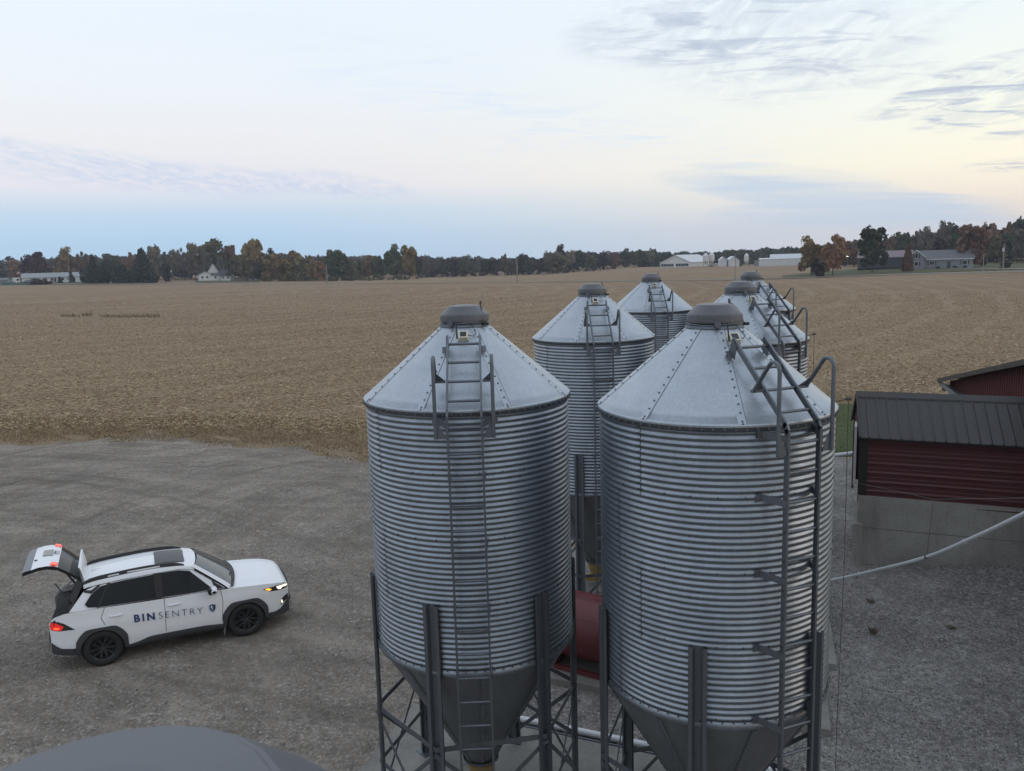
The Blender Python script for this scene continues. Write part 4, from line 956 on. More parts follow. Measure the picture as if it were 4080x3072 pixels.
# ------------------------------------------------------------------ red shed on its concrete wall
def ribbed(name, col, rough=.5, var=.2): return plain(name, col, rough, .0, var, 2)
M['shed_red'] = ribbed('red_steel_siding', (.075, .014, .017), .5); M['barn_red'] = ribbed('red_barn_siding', (.105, .020, .022), .55); M['roof_dark'] = ribbed('dark_steel_roof', (.036, .034, .034), .5); M['trim_dark'] = ribbed('dark_trim', (.014, .012, .012), .6)
M['soffit'] = ribbed('grey_soffit', (.16, .165, .17), .6)
S0 = Vector((8.335, 19.18, 0)); WD = Vector((.912, -.410, 0)).normalized(); GD = Vector((.31, .951, 0))   # along the long wall, and along the gable end
def wp(u, v, z): return S0 + WD * u + GD * v + Vector((0, 0, z))
SH = thing('red_shed', 'dark red shed with ribbed dark roof standing on a grey concrete wall', 'shed', tuple(S0))
def local(mb): mb.v = [tuple(Vector(v) - S0) for v in mb.v]; return mb
ZW0, ZW1, ZR, DEP, LEN = 1.66, 3.36, 4.10, 1.95, 9.0
mb = MB(); Q = []
prof = []; z = ZW0; pit = .229
while z < ZW1 - .001:
    for dz, o in ((0, .002), (.006, .030), (.022, .030), (.060, .002), (.115, .002), (.120, .008), (.128, .008), (.142, .002)): prof.append((min(z + dz, ZW1), o))
    z += pit
mb.grid([[tuple(wp(u, -o, zz)) for zz, o in prof] for u in (.17, LEN)], 0, False, True)
mb.grid([[tuple(wp(u, DEP, zz)) for zz in (ZW0, ZW1)] for u in (.02, LEN)], 0, False)
mb.add([tuple(wp(*q)) for q in ((LEN, 0, ZW0), (LEN, DEP, ZW0), (LEN, DEP, ZW1), (LEN, DEP / 2, ZR - .1), (LEN, 0, ZW1))], [(0, 1, 2, 3, 4)])
local(mb).build('wall', [M['shed_red']], SH)
gb = MB(); gb.add([tuple(wp(*q)) for q in ((.02, .02, ZW1 - .02), (.02, DEP - .02, ZW1 - .02), (.02, DEP / 2, ZR - .09))], [(0, 2, 1)]); 
gb.box(wp(.02, DEP - .10, (ZW0 + ZW1) / 2 - .1), (.05, .16, ZW1 - ZW0 + .2), Matrix.Rotation(GA, 3, 'Z')); local(gb).build('gable', [M['barn_red']], SH)
ct = MB(); ct.box(wp(.08, .05, (ZW0 + ZW1) / 2 - .02), (.20, .16, ZW1 - ZW0 + .04), Matrix.Rotation(GA, 3, 'Z')); local(ct).build('corner_trim', [M['trim_dark']], SH)
dr = MB(); dr.box(wp(.0, DEP * .62, 2.55), (.06, .75, 1.5), Matrix.Rotation(GA, 3, 'Z')); local(dr).build('door', [M['white']], SH)
iv = MB(); iv.box(wp(.25, DEP * .5, 2.2), (.3, DEP - .25, 2.3), Matrix.Rotation(GA, 3, 'Z')); local(iv).build('doorway_shade', [M['dark']], SH)  # near-black block fills the opening, painted as the shaded interior
rf = MB(); ov = .20
def rz_(v): return ZR - abs(v - DEP / 2) / (DEP / 2) * (ZR - ZW1) * 1.0
for (v0, v1) in ((DEP / 2, -ov), (DEP / 2, DEP + ov)):
    us = []; u = -.02
    while u < LEN + .1:
        us += [(u, 0), (u + .17, 0), (u + .184, .022), (u + .204, .022)]; u += .229
    rf.grid([[tuple(wp(u_, v0, rz_(v0) + .04 + h)), tuple(wp(u_, v1, rz_(v1) + .04 + h))] for u_, h in us], 0, False, v1 > v0)
    rf.grid([[tuple(wp(u_, v0, rz_(v0) + .015)), tuple(wp(u_, v1, rz_(v1) + .015))] for u_ in (-.02, LEN)], 0, False, v1 < v0)
local(rf).build('roof', [M['roof_dark']], SH)
rg = MB()
for s in (-1, 1): rg.grid([[tuple(wp(u, DEP / 2 + s * d, rz_(DEP / 2 + d) + h)) for d, h in ((0, .085), (.14, .078), (.15, .05))] for u in (-.03, LEN)], 0, False, s > 0)
for s in (-1, 1): rg.bar(wp(-.035, DEP / 2, ZR + .03), wp(-.035, DEP / 2 + s * (DEP / 2 + ov), rz_(DEP + ov) + .03), .03, .11)
local(rg).build('ridge_cap', [M['roof_dark']], SH)
fd = MB(); fd.box(wp(LEN / 2, .12, .75), (LEN, .25, ZW0 * 2 - 1.5 + .25), Matrix.Rotation(GA, 3, 'Z')); fd.box(wp(.10, DEP / 2, .45), (.22, DEP + .3, 1.3), Matrix.Rotation(GA, 3, 'Z')); fd.v = fd.v
local(fd).build('foundation', [M['conc_wall']], SH)
cr = MB()
for (u, z0, z1) in ((.95, .35, .95), (1.25, .3, .95), (2.0, .4, 1.0), (2.35, .45, .75), (3.9, .55, .7)):
    cr.box(wp(u, -.007, (z0 + z1) / 2), (.012, .006, z1 - z0), Matrix.Rotation(GA, 3, 'Z')); cr.box(wp(u, -.008, z1 - .03), (.03, .006, .06), Matrix.Rotation(GA, 3, 'Z'))
cr.box(wp(LEN / 2, -.0065, 1.0), (LEN, .006, .012), Matrix.Rotation(GA, 3, 'Z')); local(cr).build('form_joint', [M['gap']], SH)
# gravel banked against the wall towards the right
bk = MB(); bk.grid([[tuple(wp(u, -.02, .05 + .42 * min(1, max(0, u - .1) / 3.5))), tuple(wp(u, -1.0, .05 + .22 * min(1, max(0, u - .1) / 3.5))), tuple(wp(u, -2.6, .045))] for u in np.linspace(0, 9, 24)], 0, True, True)
o = bk.build('gravel_bank', [M['stone']]); o['kind'] = 'structure'

# ------------------------------------------------------------------ long red barn beyond the shed
B0 = Vector((15.76, 29.0, 0)); BA = Vector((.31, .95, 0)).normalized(); BBV = Vector((BA.y, -BA.x, 0))
def bp(s, u, z): return B0 - BA * s + BBV * u + Vector((0, 0, z))        # s towards the viewer along the gable, u back along the ridge
BN = thing('red_barn', 'large red barn with vertical ribbed gable and dark roof, behind the shed', 'barn', tuple(B0))
def blocal(mb): mb.v = [tuple(Vector(v) - B0) for v in mb.v]; return mb
EZ, SLP, HWID, BL_ = 2.92, .19, 11, 20
bw = MB(); s = .0; pr = []
while s < 2 * HWID:
    for ds, o in ((0, 0), (.14, 0), (.16, .035), (.20, .035), (.22, 0)): pr.append((min(s + ds, 2 * HWID), o))
    s += .23
hz = lambda s: EZ + (HWID - abs(HWID - s)) * SLP
bw.grid([[tuple(bp(s, -o, EZ - .12)), tuple(bp(s, -o, hz(s)))] for s, o in pr], 0, False, False)
bw.grid([[tuple(bp(2 * HWID, u, z)) for z in (0, EZ)] for u in (0, BL_)], 0, False); bw.grid([[tuple(bp(0, u, z)) for z in (0, EZ)] for u in (0, BL_)], 0, False, True); bw.grid([[tuple(bp(s, BL_, z)) for z in (0, EZ)] for s in (0, 2 * HWID)], 0, False)
blocal(bw).build('gable', [M['barn_red']], BN)
br = MB()
for s0, s1 in ((-.3, HWID), (2 * HWID + .3, HWID)):
    br.grid([[tuple(bp(s_, u, EZ + (HWID - abs(HWID - s_)) * SLP + d)) for s_ in (s0, s1)] for u in (-.35, BL_) for d in (.09,)], 0, False, s0 < s1)
    br.bar(bp(s0, -.36, EZ + (HWID - abs(HWID - s0)) * SLP + .02), bp(s1, -.36, EZ + HWID * SLP + .02), .04, .14)
blocal(br).build('roof', [M['roof_dark']], BN)
bs = MB(); bs.grid([[tuple(bp(s_, u, EZ - .13)) for s_ in (-.25, 2 * HWID)] for u in (-.30, .6)], 0, False); bs.bar(bp(-.25, -.31, EZ - .10), bp(2 * HWID, -.31, EZ - .10), .03, .16); blocal(bs).build('soffit', [M['soffit']], BN)
bq = MB(); bq.box(bp(.35, .10, 1.35), (.5, .2, 2.7), Matrix.Rotation(atan2(-BA.y, -BA.x), 3, 'Z')); blocal(bq).build('corner_post', [M['white']], BN)
bi = MB(); bi.grid([[tuple(bp(s_, .9, z)) for z in (0, EZ - .14)] for s_ in (.5, 2 * HWID)], 0, False); blocal(bi).build('recess_wall', [M['conc_wall']], BN)
bv = MB(); bv.tube([bp(-.22, -.1, EZ - .35), bp(-.48, -.1, EZ - .33)], .05, 8); bv.box(bp(-.50, -.1, EZ - .33), (.06, .16, .22)); blocal(bv).build('yard_lamp', [M['black']], BN)

# ------------------------------------------------------------------ red tank on its pad
TV = Vector((.86, -.51, 0)).normalized(); tc = Vector((1.75, 14.05, .90)); tl = 1.75; tr = .60
TK = thing('fuel_tank', 'dark red horizontal fuel tank lying on a pad between the bins', 'tank', (tc.x, tc.y, .17), atan2(TV.y, TV.x))
mb = MB(); zc = tc.z - .17
ps = [(-tl - .16, .02), (-tl - .14, .3), (-tl - .08, .48), (-tl, tr)] + [(u, tr + (.006 if abs(u % .7 - .35) < .02 else 0)) for u in np.linspace(-tl + .1, tl - .1, 20)] + [(tl, tr), (tl + .08, .48), (tl + .14, .3), (tl + .16, .02)]
mb.grid([[(u, r * cos(a), zc + r * sin(a)) for a in np.linspace(0, 2 * pi, 49)] for u, r in ps], 0, True); mb.build('shell', [M['tankred']], TK)
wl = MB()
for u in (-.9, .1, 1.0): wl.tube([(u, (tr + .001) * cos(a), zc + (tr + .001) * sin(a)) for a in np.linspace(0, 2 * pi, 40)], .006, 5)
wl.tube([(-tl, -(tr + .0) * cos(RAD(35)), zc + tr * sin(RAD(35))), (tl, -tr * cos(RAD(35)), zc + tr * sin(RAD(35)))], .005, 5); wl.build('weld_seam', [M['tankred']], TK)
sd = MB()
for u in (-1.1, .15, 1.2):
    sd.box((u, 0, .10), (.10, .95, .20)); sd.box((u, -.42, .2), (.1, .12, .28)); sd.box((u, .42, .2), (.1, .12, .28))
for y in (-.46, .46): sd.box((0, y, .045), (3.2, .07, .09))
sd.build('saddle', [M['tankred']], TK)
rp = MB(); rp.tube([(u, -.12 + .02 * sin(5 * u), zc + tr + .012 + .02 * max(0, sin(9 * u))) for u in np.linspace(-1.2, 1.1, 30)], .007, 5); rp.build('filler_cord', [M['tankred']], TK)

# ------------------------------------------------------------------ pipes, hoses, cables
def pipe(name, pts, r, mat, label, cat, bands=(), group=None, n=12):
    mb = MB(); mb.tube(pts, r, n); o = mb.build(name, [mat]); tag(o, label, cat, group)
    for k, (p, d) in enumerate(bands):
        b = MB(); p = Vector(p); d = Vector(d).normalized(); b.tube([p - d * .035, p + d * .035], r + .006, n); b.build('coupling', [mat], o)
    return o
def bez(pts, n=10):
    out = []; P_ = [Vector(p) for p in pts]; Q_ = [P_[0]] + P_ + [P_[-1]]
    for i in range(1, len(Q_) - 2):
        for k in range(n):
            t = k / n; a, b, c, d = Q_[i - 1], Q_[i], Q_[i + 1], Q_[i + 2]
            out.append(.5 * ((2 * b) + (c - a) * t + (2 * a - 5 * b + 4 * c - d) * t * t + (3 * b - a - 3 * c + d) * t ** 3))
    return out + [P_[-1]]
pa = bez([(4.75, 16.72, .55), (5.6, 17.0, .34), at(1760, 1258, 17.1), at(1797, 1253, 16.9), at(1879, 1235, 16.0), at(2002, 1203, 14.1), at(2110, 1158, 12.3), at(2212, 1110, 10.8), (6.3, 8.6, 5.1), (6.2, 5.2, 6.6), (6.1, .5, 8.2)], 8)
AUG = pipe('auger_tube', pa, .031, M['pvc'], 'long white feed tube rising from the ground behind the bin towards the right', 'pipe', [(pa[30], pa[31] - pa[29]), (pa[46], pa[47] - pa[45])])
tie = MB(); q = pa[40]; dd = (pa[41] - pa[39]).normalized()
for k in (-1, 0, 1):
    u = dd.orthogonal().normalized(); w_ = dd.cross(u); tie.tube([q + dd * .02 * k + (u * cos(a) + w_ * sin(a)) * .036 for a in np.linspace(0, 2 * pi, 14)], .006, 5)
tie.build('rope_tie', [M['rope']], AUG)
hook = at(2016, 1079, q.y)
pipe('hanger_wire', [q + Vector((0, 0, .03)), q.lerp(hook, .5), hook], .005, M['rope'], 'thin wire holding the white feed tube up to the sagging cable', 'wire', n=5)
pipe('sag_cable', [at(1846, 1042, 18.95), at(1960, 1066, 16.0), hook, at(2212, 1076, 11.0), at(2300, 1072, 9.5), (6.4, 1.5, 6.6)], .006, M['rope'], 'thin sagging cable stretched past the red shed wall', 'cable', n=5)
pipe('auger_tube', bez([(7.54, 25.6, .95), (8.6, 25.2, 1.15), (9.95, 24.6, 1.42), (11.6, 23.9, 1.78), (14.5, 22.6, 2.3)], 6), .055, M['pvc'], 'white feed tube running behind the shed from the back-row bins', 'pipe')
hb = Vector((-.9, 12.55, 0)); 
PV = Vector((.919, -.394, 0)); QV = Vector((.394, .919, 0)); h0 = Vector((-.06, 12.60, 0))
pipe('drain_pipe', [h0 - PV * 1.3 + Vector((0, 0, .12)), h0 + PV * 4.6 + Vector((0, 0, .12))], .055, M['pvc'], 'white pipe lying along the back edge of the front slab', 'pipe', [(h0 + PV * .9 + Vector((0, 0, .12)), PV)])
for k in range(4):
    c = h0 - QV * (.12 + .062 * k) + Vector((0, 0, .08))
    pipe('conduit', [c - PV * 1.3, c + PV * 4.6], .022, M['clad'] if k % 2 else M['galv_steel'], 'one of the thin grey conduits laid beside the white pipe on the ground', 'conduit', group='conduits beside the white ground pipe', n=8)
bx = MB(); a_ = h0 - QV * .36 - PV * 1.3; b_ = h0 - QV * .36 + PV * 4.6; bx.bar(a_ + Vector((0, 0, .06)), b_ + Vector((0, 0, .06)), .10, .12); o = bx.build('edge_board', [M['black']]); tag(o, 'black board along the rear edge of the front slab', 'board')
# lid cords hanging down beside the side-ladder bins
for i, (bi_, ang, lab) in enumerate(((1, -8, 'thin dark lid cord hanging beside the front bin with the side ladder'), (3, -4, 'thin dark lid cord hanging beside the middle-row bin with the side ladder'))):
    b = BINS[bi_]; e = Vector((cos(RAD(ang)), sin(RAD(ang)), 0)); c = Vector((b[0], b[1], 0)); p0 = c + e * (RB + .17); top = SL + ZE + .05
    co = MB(); co.tube([c + e * (RB - .02) + Vector((0, 0, top - .05)), p0 + Vector((0, 0, top))], .008, 6); co.tube([p0 + e * -.03 + Vector((0, 0, top)), p0 + e * .03 + Vector((0, 0, top))], .022, 8)
    co.tube([p0 + Vector((0, 0, top)), p0 + Vector((.015, 0, 4)), p0 + Vector((-.01, 0, 2)), p0 + Vector((.0, 0, .5)), p0 + e * .1 + Vector((0, 0, .06))], .0042, 5)
    o = co.build('lid_cord', [M['rope']]); tag(o, lab, 'cord')
# odds and ends on the crushed stone
M['leafbrown'] = plain('dead_stalk', (.12, .09, .06), .9, 0, .4, 8)
for (xd, yd, lab, sd_) in ((1885, 1368, 'dry brown weed standing in the crushed stone nearest the big bin', 1), (1880, 1300, 'flattened dry weed on the crushed stone', 2), (2052, 1357, 'small dark dead leaf clump on the crushed stone', 3)):
    v = at(xd, yd, 10); d = v - Vector((0, 0, CAMZ)); g = Vector((0, 0, CAMZ)) + d * (-(CAMZ - .06) / d.z); r_ = random.Random(sd_); mb = MB()
    for k in range(26):
        a = r_.uniform(0, 6.28); l = r_.uniform(.05, .16); s_ = g + Vector((r_.uniform(-.05, .05), r_.uniform(-.05, .05), 0)); e_ = s_ + Vector((cos(a) * l * .7, sin(a) * l * .7, r_.uniform(.02, .16) if sd_ == 1 else .03))
        mb.tube([s_, s_.lerp(e_, .6) + Vector((0, 0, .02)), e_], [.004, .010, .002], 4)
    tag(mb.build('dry_weed', [M['leafbrown']]), lab, 'weed')
# weed tufts along the edge of the yard and in the stubble
def tuft(p, r, h, n, mat, sd_):
    r_ = random.Random(sd_); mb = MB()
    for k in range(n):
        a = r_.uniform(0, 6.28); d = r * sqrt(r_.random()); s_ = p + Vector((cos(a) * d, sin(a) * d, 0)); l = h * r_.uniform(.4, 1); b = r_.uniform(0, 6.28); e_ = s_ + Vector((cos(b) * l * .5, sin(b) * l * .5, l))
        w = Vector((-sin(b), cos(b), 0)) * .012; mb.add([s_ - w, s_ + w, e_], [(0, 1, 2)])
    return mb.build('weed_tuft', [mat])
for k, (xd, yd, mat) in enumerate(((880, 960, 'grass'), (1135, 953, 'grass'), (935, 980, 'drygrass'))):
    pass

# weedy patch left standing in the stubble on the left
M['weedpatch'] = plain('standing_weeds', (.17, .135, .085), .95, 0, .4, 6)
for k, (x0, x1, yd, lab) in enumerate(((132, 172, 683, 'small clump of dark weeds at the left end of the weedy patch in the stubble'), (178, 200, 681, 'taller weed clump in the middle of the weedy patch in the stubble'), (215, 345, 684, 'long low strip of dark weeds in the stubble field on the left'))):
    r_ = random.Random(40 + k); mb = MB()
    for q in range(int((x1 - x0) * 5)):
        v = at(r_.uniform(x0, x1), yd + r_.gauss(0, 1.2), 10); dv = v - Vector((0, 0, CAMZ)); s_ = Vector((0, 0, CAMZ)) + dv * (-CAMZ / dv.z); b = r_.uniform(0, 6.28); l = abs(r_.gauss(0, 1)) * (.45 if k == 1 else .28) + .1
        wv = Vector((-sin(b), cos(b), 0)) * r_.uniform(.03, .07); mb.add([s_ - wv, s_ + wv, s_ + Vector((cos(b) * l * .6, sin(b) * l * .6, l))], [(0, 1, 2)])
    tag(mb.build('weed_clump', [M['weedpatch']]), lab, 'weeds', 'weed clumps in the stubble', 'stuff')
# ------------------------------------------------------------------ trees
def leaf_mat(name, a, b):
    t = NT(name); at_ = t.node('ShaderNodeAttribute', attribute_name='tint').outputs['Fac']; rnd = t.node('ShaderNodeObjectInfo').outputs['Random']
    c = t.mix(at_, a, b); c = t.mix(1, c, t.ramp(rnd, [(0, .85), (1, 1.15)]), 'MULTIPLY')
    t.set(Base_Color=c, Roughness=.9); t.b.inputs['Specular IOR Level'].default_value = .15; return t.m
LM = {k: leaf_mat('leaves_' + n, a, b) for k, n, a, b in (
    ('olive', 'olive', (0.059, 0.061, 0.033), (0.166, 0.148, 0.082)), ('gold', 'gold', (0.118, 0.083, 0.037), (0.306, 0.217, 0.099)), ('tan', 'tan', (0.123, 0.105, 0.072), (0.275, 0.233, 0.162)),
    ('orange', 'orange', (0.151, 0.082, 0.044), (0.331, 0.194, 0.105)), ('rust', 'rust', (0.099, 0.055, 0.040), (0.228, 0.128, 0.090)), ('wine', 'wine', (0.044, 0.021, 0.028), (0.118, 0.052, 0.065)),
    ('green', 'green', (0.045, 0.062, 0.032), (0.127, 0.150, 0.073)), ('dark', 'dark_green', (0.028, 0.038, 0.026), (0.076, 0.090, 0.059)), ('pine', 'evergreen', (0.020, 0.027, 0.024), (0.050, 0.062, 0.052)),
    ('grey', 'grey_brown', (0.073, 0.067, 0.057), (0.177, 0.159, 0.135)), ('plum', 'dark_purple', (0.033, 0.026, 0.030), (0.081, 0.060, 0.067)))}
M['bark'] = plain('bark', (.055, .046, .038), .9, 0, .3, 3)
def crown_np(kind, seed, n):
    r = np.random.default_rng(seed)
    if kind == 'cone':
        h = r.beta(1.05, 1.7, n); lay = np.floor(h * 13) / 13; rad = (1 - h) ** .62 * .5 * (.55 + .6 * r.random(n) ** .7) * (1 - .35 * (h * 13 - np.floor(h * 13))); a = r.uniform(0, 2 * pi, n)
        c = np.stack([rad * np.cos(a), rad * np.sin(a), .04 + h * .96 - rad * .12], 1); nl = 1; s = .045
    else:
        nl = {'round': 27, 'airy': 30, 'bare': 22, 'bush': 13}[kind]; z0 = {'round': .10, 'airy': .14, 'bare': .34, 'bush': -.04}[kind]
        ctr = []
        for _ in range(nl):
            u = r.random(); hh = z0 + (1 - z0) * (.10 + .82 * u); w = sqrt(max(.05, 1 - ((hh - (z0 + (1 - z0) * .42)) / ((1 - z0) * .62)) ** 2)) * .38
            a = r.uniform(0, 2 * pi); q = w * sqrt(r.random()); ctr.append((q * cos(a), q * sin(a), hh, r.uniform(.11, .20) * {'round': 1, 'airy': .8, 'bare': .8, 'bush': 1.15}[kind]))
        ctr = np.array(ctr); k = r.integers(0, nl, n); d = r.normal(size=(n, 3)); d /= np.linalg.norm(d, axis=1)[:, None]
        q = r.random(n) ** .45; c = ctr[k, :3] + d * (ctr[k, 3] * q)[:, None] * np.array([1.05, 1.05, .85]); s = {'round': .040, 'airy': .036, 'bare': .020, 'bush': .05}[kind]
    n_ = r.normal(size=(n, 3)); n_ /= np.linalg.norm(n_, axis=1)[:, None]; t = np.cross(n_, r.normal(size=(n, 3))); t /= np.linalg.norm(t, axis=1)[:, None]; b = np.cross(n_, t)
    sz = s * np.exp(r.normal(0, .35, n)) * (1 if kind != 'bare' else 1); el = 1.0 if kind != 'bare' else 2.4
    V = np.stack([c - t * (sz * el)[:, None], c + b * sz[:, None] * .8, c + t * (sz * el)[:, None], c - b * sz[:, None] * .8], 1)
    if kind == 'cone': tint = r.beta(2, 3, n)
    else:
        lt = r.random(nl); tint = np.clip(lt[k] * .6 + r.beta(2, 2, n) * .5, 0, 1)
    return V, tint
def crown_mesh(kind, seed, n):
    V, tint = crown_np(kind, seed, n); V = V.copy(); V[..., 2] = np.maximum(V[..., 2], .005); return np_mesh('crown', V.reshape(-1, 3), np.arange(4 * n).reshape(n, 4), LM['olive'], tint)
def trunk_mesh(kind, seed):
    r = random.Random(seed); mb = MB(); top = .62
    mb.tube([(0, 0, -.03), (.005, 0, .12), (.01, .006, .3), (0, .01, top)], [.026, .020, .016, .006], 7)
    for k in range(9 if kind in ('airy', 'bare') else 6):
        a = r.uniform(0, 6.28); z = r.uniform(.2, .5); l = r.uniform(.16, .34); z1 = z + l * r.uniform(.8, 1.3)
        mb.tube([(0, 0, z), (cos(a) * l * .5, sin(a) * l * .5, z + (z1 - z) * .45), (cos(a) * l * .95, sin(a) * l * .95, min(.96, z1))], [.010, .007, .003], 5)
    return mb.mesh('trunk')
NF = {'round': 3000, 'airy': 2600, 'bare': 1500, 'cone': 2200, 'bush': 1600}
CR = {k: [crown_mesh(k, 100 * i + 7, NF[k]) for i in range(4 if k == 'round' else 3)] for k in NF}
TRK = {}
for k in NF:
    TRK[k] = [trunk_mesh(k, i) for i in range(2)]
    for m in TRK[k]: m.materials.append(M['bark'])
tn = [0]
def tree(kind, colr, loc, w, h, label, group=None, name=None):
    tn[0] += 1; i = tn[0]
    cname = {'cone': 'evergreen_tree', 'bush': 'bush'}.get(kind, 'tree') if name is None else name
    e = thing(cname, label, 'bush' if kind == 'bush' else 'tree', loc, (i * 2.399) % 6.283, group)
    e.scale = (w, w, h)
    c = link('crown', CR[kind][i % len(CR[kind])], None, e); c.material_slots[0].link = 'OBJECT'; c.material_slots[0].material = LM[colr]
    if kind != 'bush': link('trunk', TRK[kind][i % 2], None, e)
    return e
def tpix(kind, colr, xd, wd, top, base, Y, label, group=None):
    """tree on photo column xd at depth Y: width and height in metres from its size in the photo"""
    g = on(xd, Y); px = 1764.9 / (Y * .99)
    zt = at(xd, top, Y).z; h = max(2.0, (zt - g.z) * 1.05); return tree(kind, colr, (g.x, g.y, g.z), wd / px * 1.05, h, label, group)

GL = 'trees along the left edge of the field'
TL = [ # kind, colour, column, width, top, depth, label
 ('airy', 'orange', 34, 26, 563, 470, 'rust-orange tree in the wood left of the wine-red tree'),
 ('round', 'wine', 77, 56, 549, 425, 'wine-red tree behind the long low house'),
 ('round', 'gold', 140, 46, 540, 445, 'tall green-and-gold tree behind the right end of the long low house'),
 ('airy', 'rust', 178, 32, 547, 440, 'orange-brown tree between the gold tree and the first spruce top'),
 ('cone', 'pine', 202, 26, 551, 405, 'spruce poking its ragged top out of the evergreen screen'),
 ('round', 'green', 240, 44, 552, 440, 'bright green tree showing above the evergreen screen'),
 ('airy', 'rust', 281, 32, 549, 440, 'reddish tree just left of the tall pointed spruce'),
 ('cone', 'pine', 309, 50, 539, 388, 'tall dark pointed spruce at the right end of the evergreen screen'),
 ('airy', 'tan', 336, 40, 536, 430, 'pale yellow tree directly right of the tall pointed spruce'),
 ('airy', 'grey', 357, 30, 548, 430, 'thin brown tree behind the small dark cedar'),
 ('bush', 'pine', 361, 18, 572, 392, 'small dark cedar standing alone right of the evergreen screen'),
 ('bare', 'tan', 378, 34, 544, 430, 'nearly bare tan tree, first right of the small dark cedar'),
 ('bare', 'grey', 397, 28, 540, 425, 'nearly bare grey tree with a forked trunk'),
 ('airy', 'tan', 421, 40, 529, 432, 'tall thinning tan tree left of the white farmhouse'),
 ('bare', 'grey', 446, 22, 552, 404, 'grey bare-branched tree at the left corner of the white farmhouse'),
 ('round', 'olive', 464, 58, 526, 430, 'broad dark olive tree towering over the white farmhouse'),
 ('bare', 'grey', 476, 18, 556, 404, 'slim grey tree standing in front of the white farmhouse'),
 ('round', 'rust', 498, 42, 535, 435, 'orange-brown tree right of the farmhouse tower of foliage'),
 ('round', 'olive', 506, 36, 556, 404, 'grey-green tree in front, right of the farmhouse annex'),
 ('airy', 'gold', 546, 60, 522, 420, 'tallest open-crowned gold tree with sky showing through'),
 ('round', 'olive', 533, 34, 562, 398, 'low spreading olive tree in front of the tallest open-crowned tree'),
 ('round', 'dark', 560, 34, 568, 415, 'dark tree under the right side of the tallest open-crowned tree'),
 ('round', 'dark', 594, 34, 542, 440, 'dark olive tree behind the yellowing thicket'),
 ('bush', 'gold', 586, 46, 556, 402, 'yellowing rounded tree at the left of the golden thicket'),
 ('round', 'gold', 630, 56, 546, 408, 'orange-gold tree forming the crest of the golden thicket'),
 ('bush', 'gold', 615, 40, 558, 400, 'leafy gold tree low in the middle of the golden thicket'),
 ('bush', 'olive', 645, 40, 562, 398, 'olive tree low in the golden thicket below its crest'),
 ('bush', 'gold', 668, 40, 556, 404, 'amber tree right of the golden thicket crest'),
 ('bush', 'orange', 692, 26, 562, 402, 'small orange tree at the right end of the golden thicket'),
 ('round', 'green', 722, 52, 544, 420, 'dark green tree just right of the first bare pole'),
 ('round', 'olive', 748, 36, 552, 425, 'olive tree right of the dark green tree by the pole'),
 ('bush', 'olive', 773, 34, 563, 420, 'low olive tree left of the orange tree'),
 ('round', 'orange', 796, 40, 555, 432, 'bright orange tree in the middle of the left tree line'),
 ('round', 'olive', 818, 30, 556, 430, 'small olive tree between the bright orange tree and the twin crowns'),
 ('round', 'green', 850, 44, 534, 425, 'tall green tree, left of the twin crowns'),
 ('round', 'gold', 884, 42, 538, 428, 'tall gold-orange tree, right of the twin crowns'),
 ('airy', 'dark', 903, 24, 549, 432, 'narrow dark tree leaning on the right of the twin crowns')]
for (k, c, x, w, top, Y, lab) in TL: tpix(k, c, x, w, top, 600, Y, lab, GL)
for i, (x, w, top) in enumerate(((186, 30, 577), (206, 32, 571), (228, 32, 568), (250, 32, 573), (268, 30, 575), (288, 30, 577), (326, 28, 585))):
    tpix('cone' if i in (1, 4) else 'bush', 'pine', x, w, top, 612, 388 - i, ['leftmost dark evergreen of the screen beside the long low house', 'second dark evergreen of the screen, slightly pointed', 'tallest rounded dark evergreen in the middle of the screen', 'rounded dark evergreen just right of the middle of the screen',
          'pointed dark evergreen left of the two lowest rounded ones', 'rounded dark evergreen at the left foot of the tall spruce', 'low dark evergreen at the right foot of the tall spruce'][i], 'evergreen screen beside the long low house')
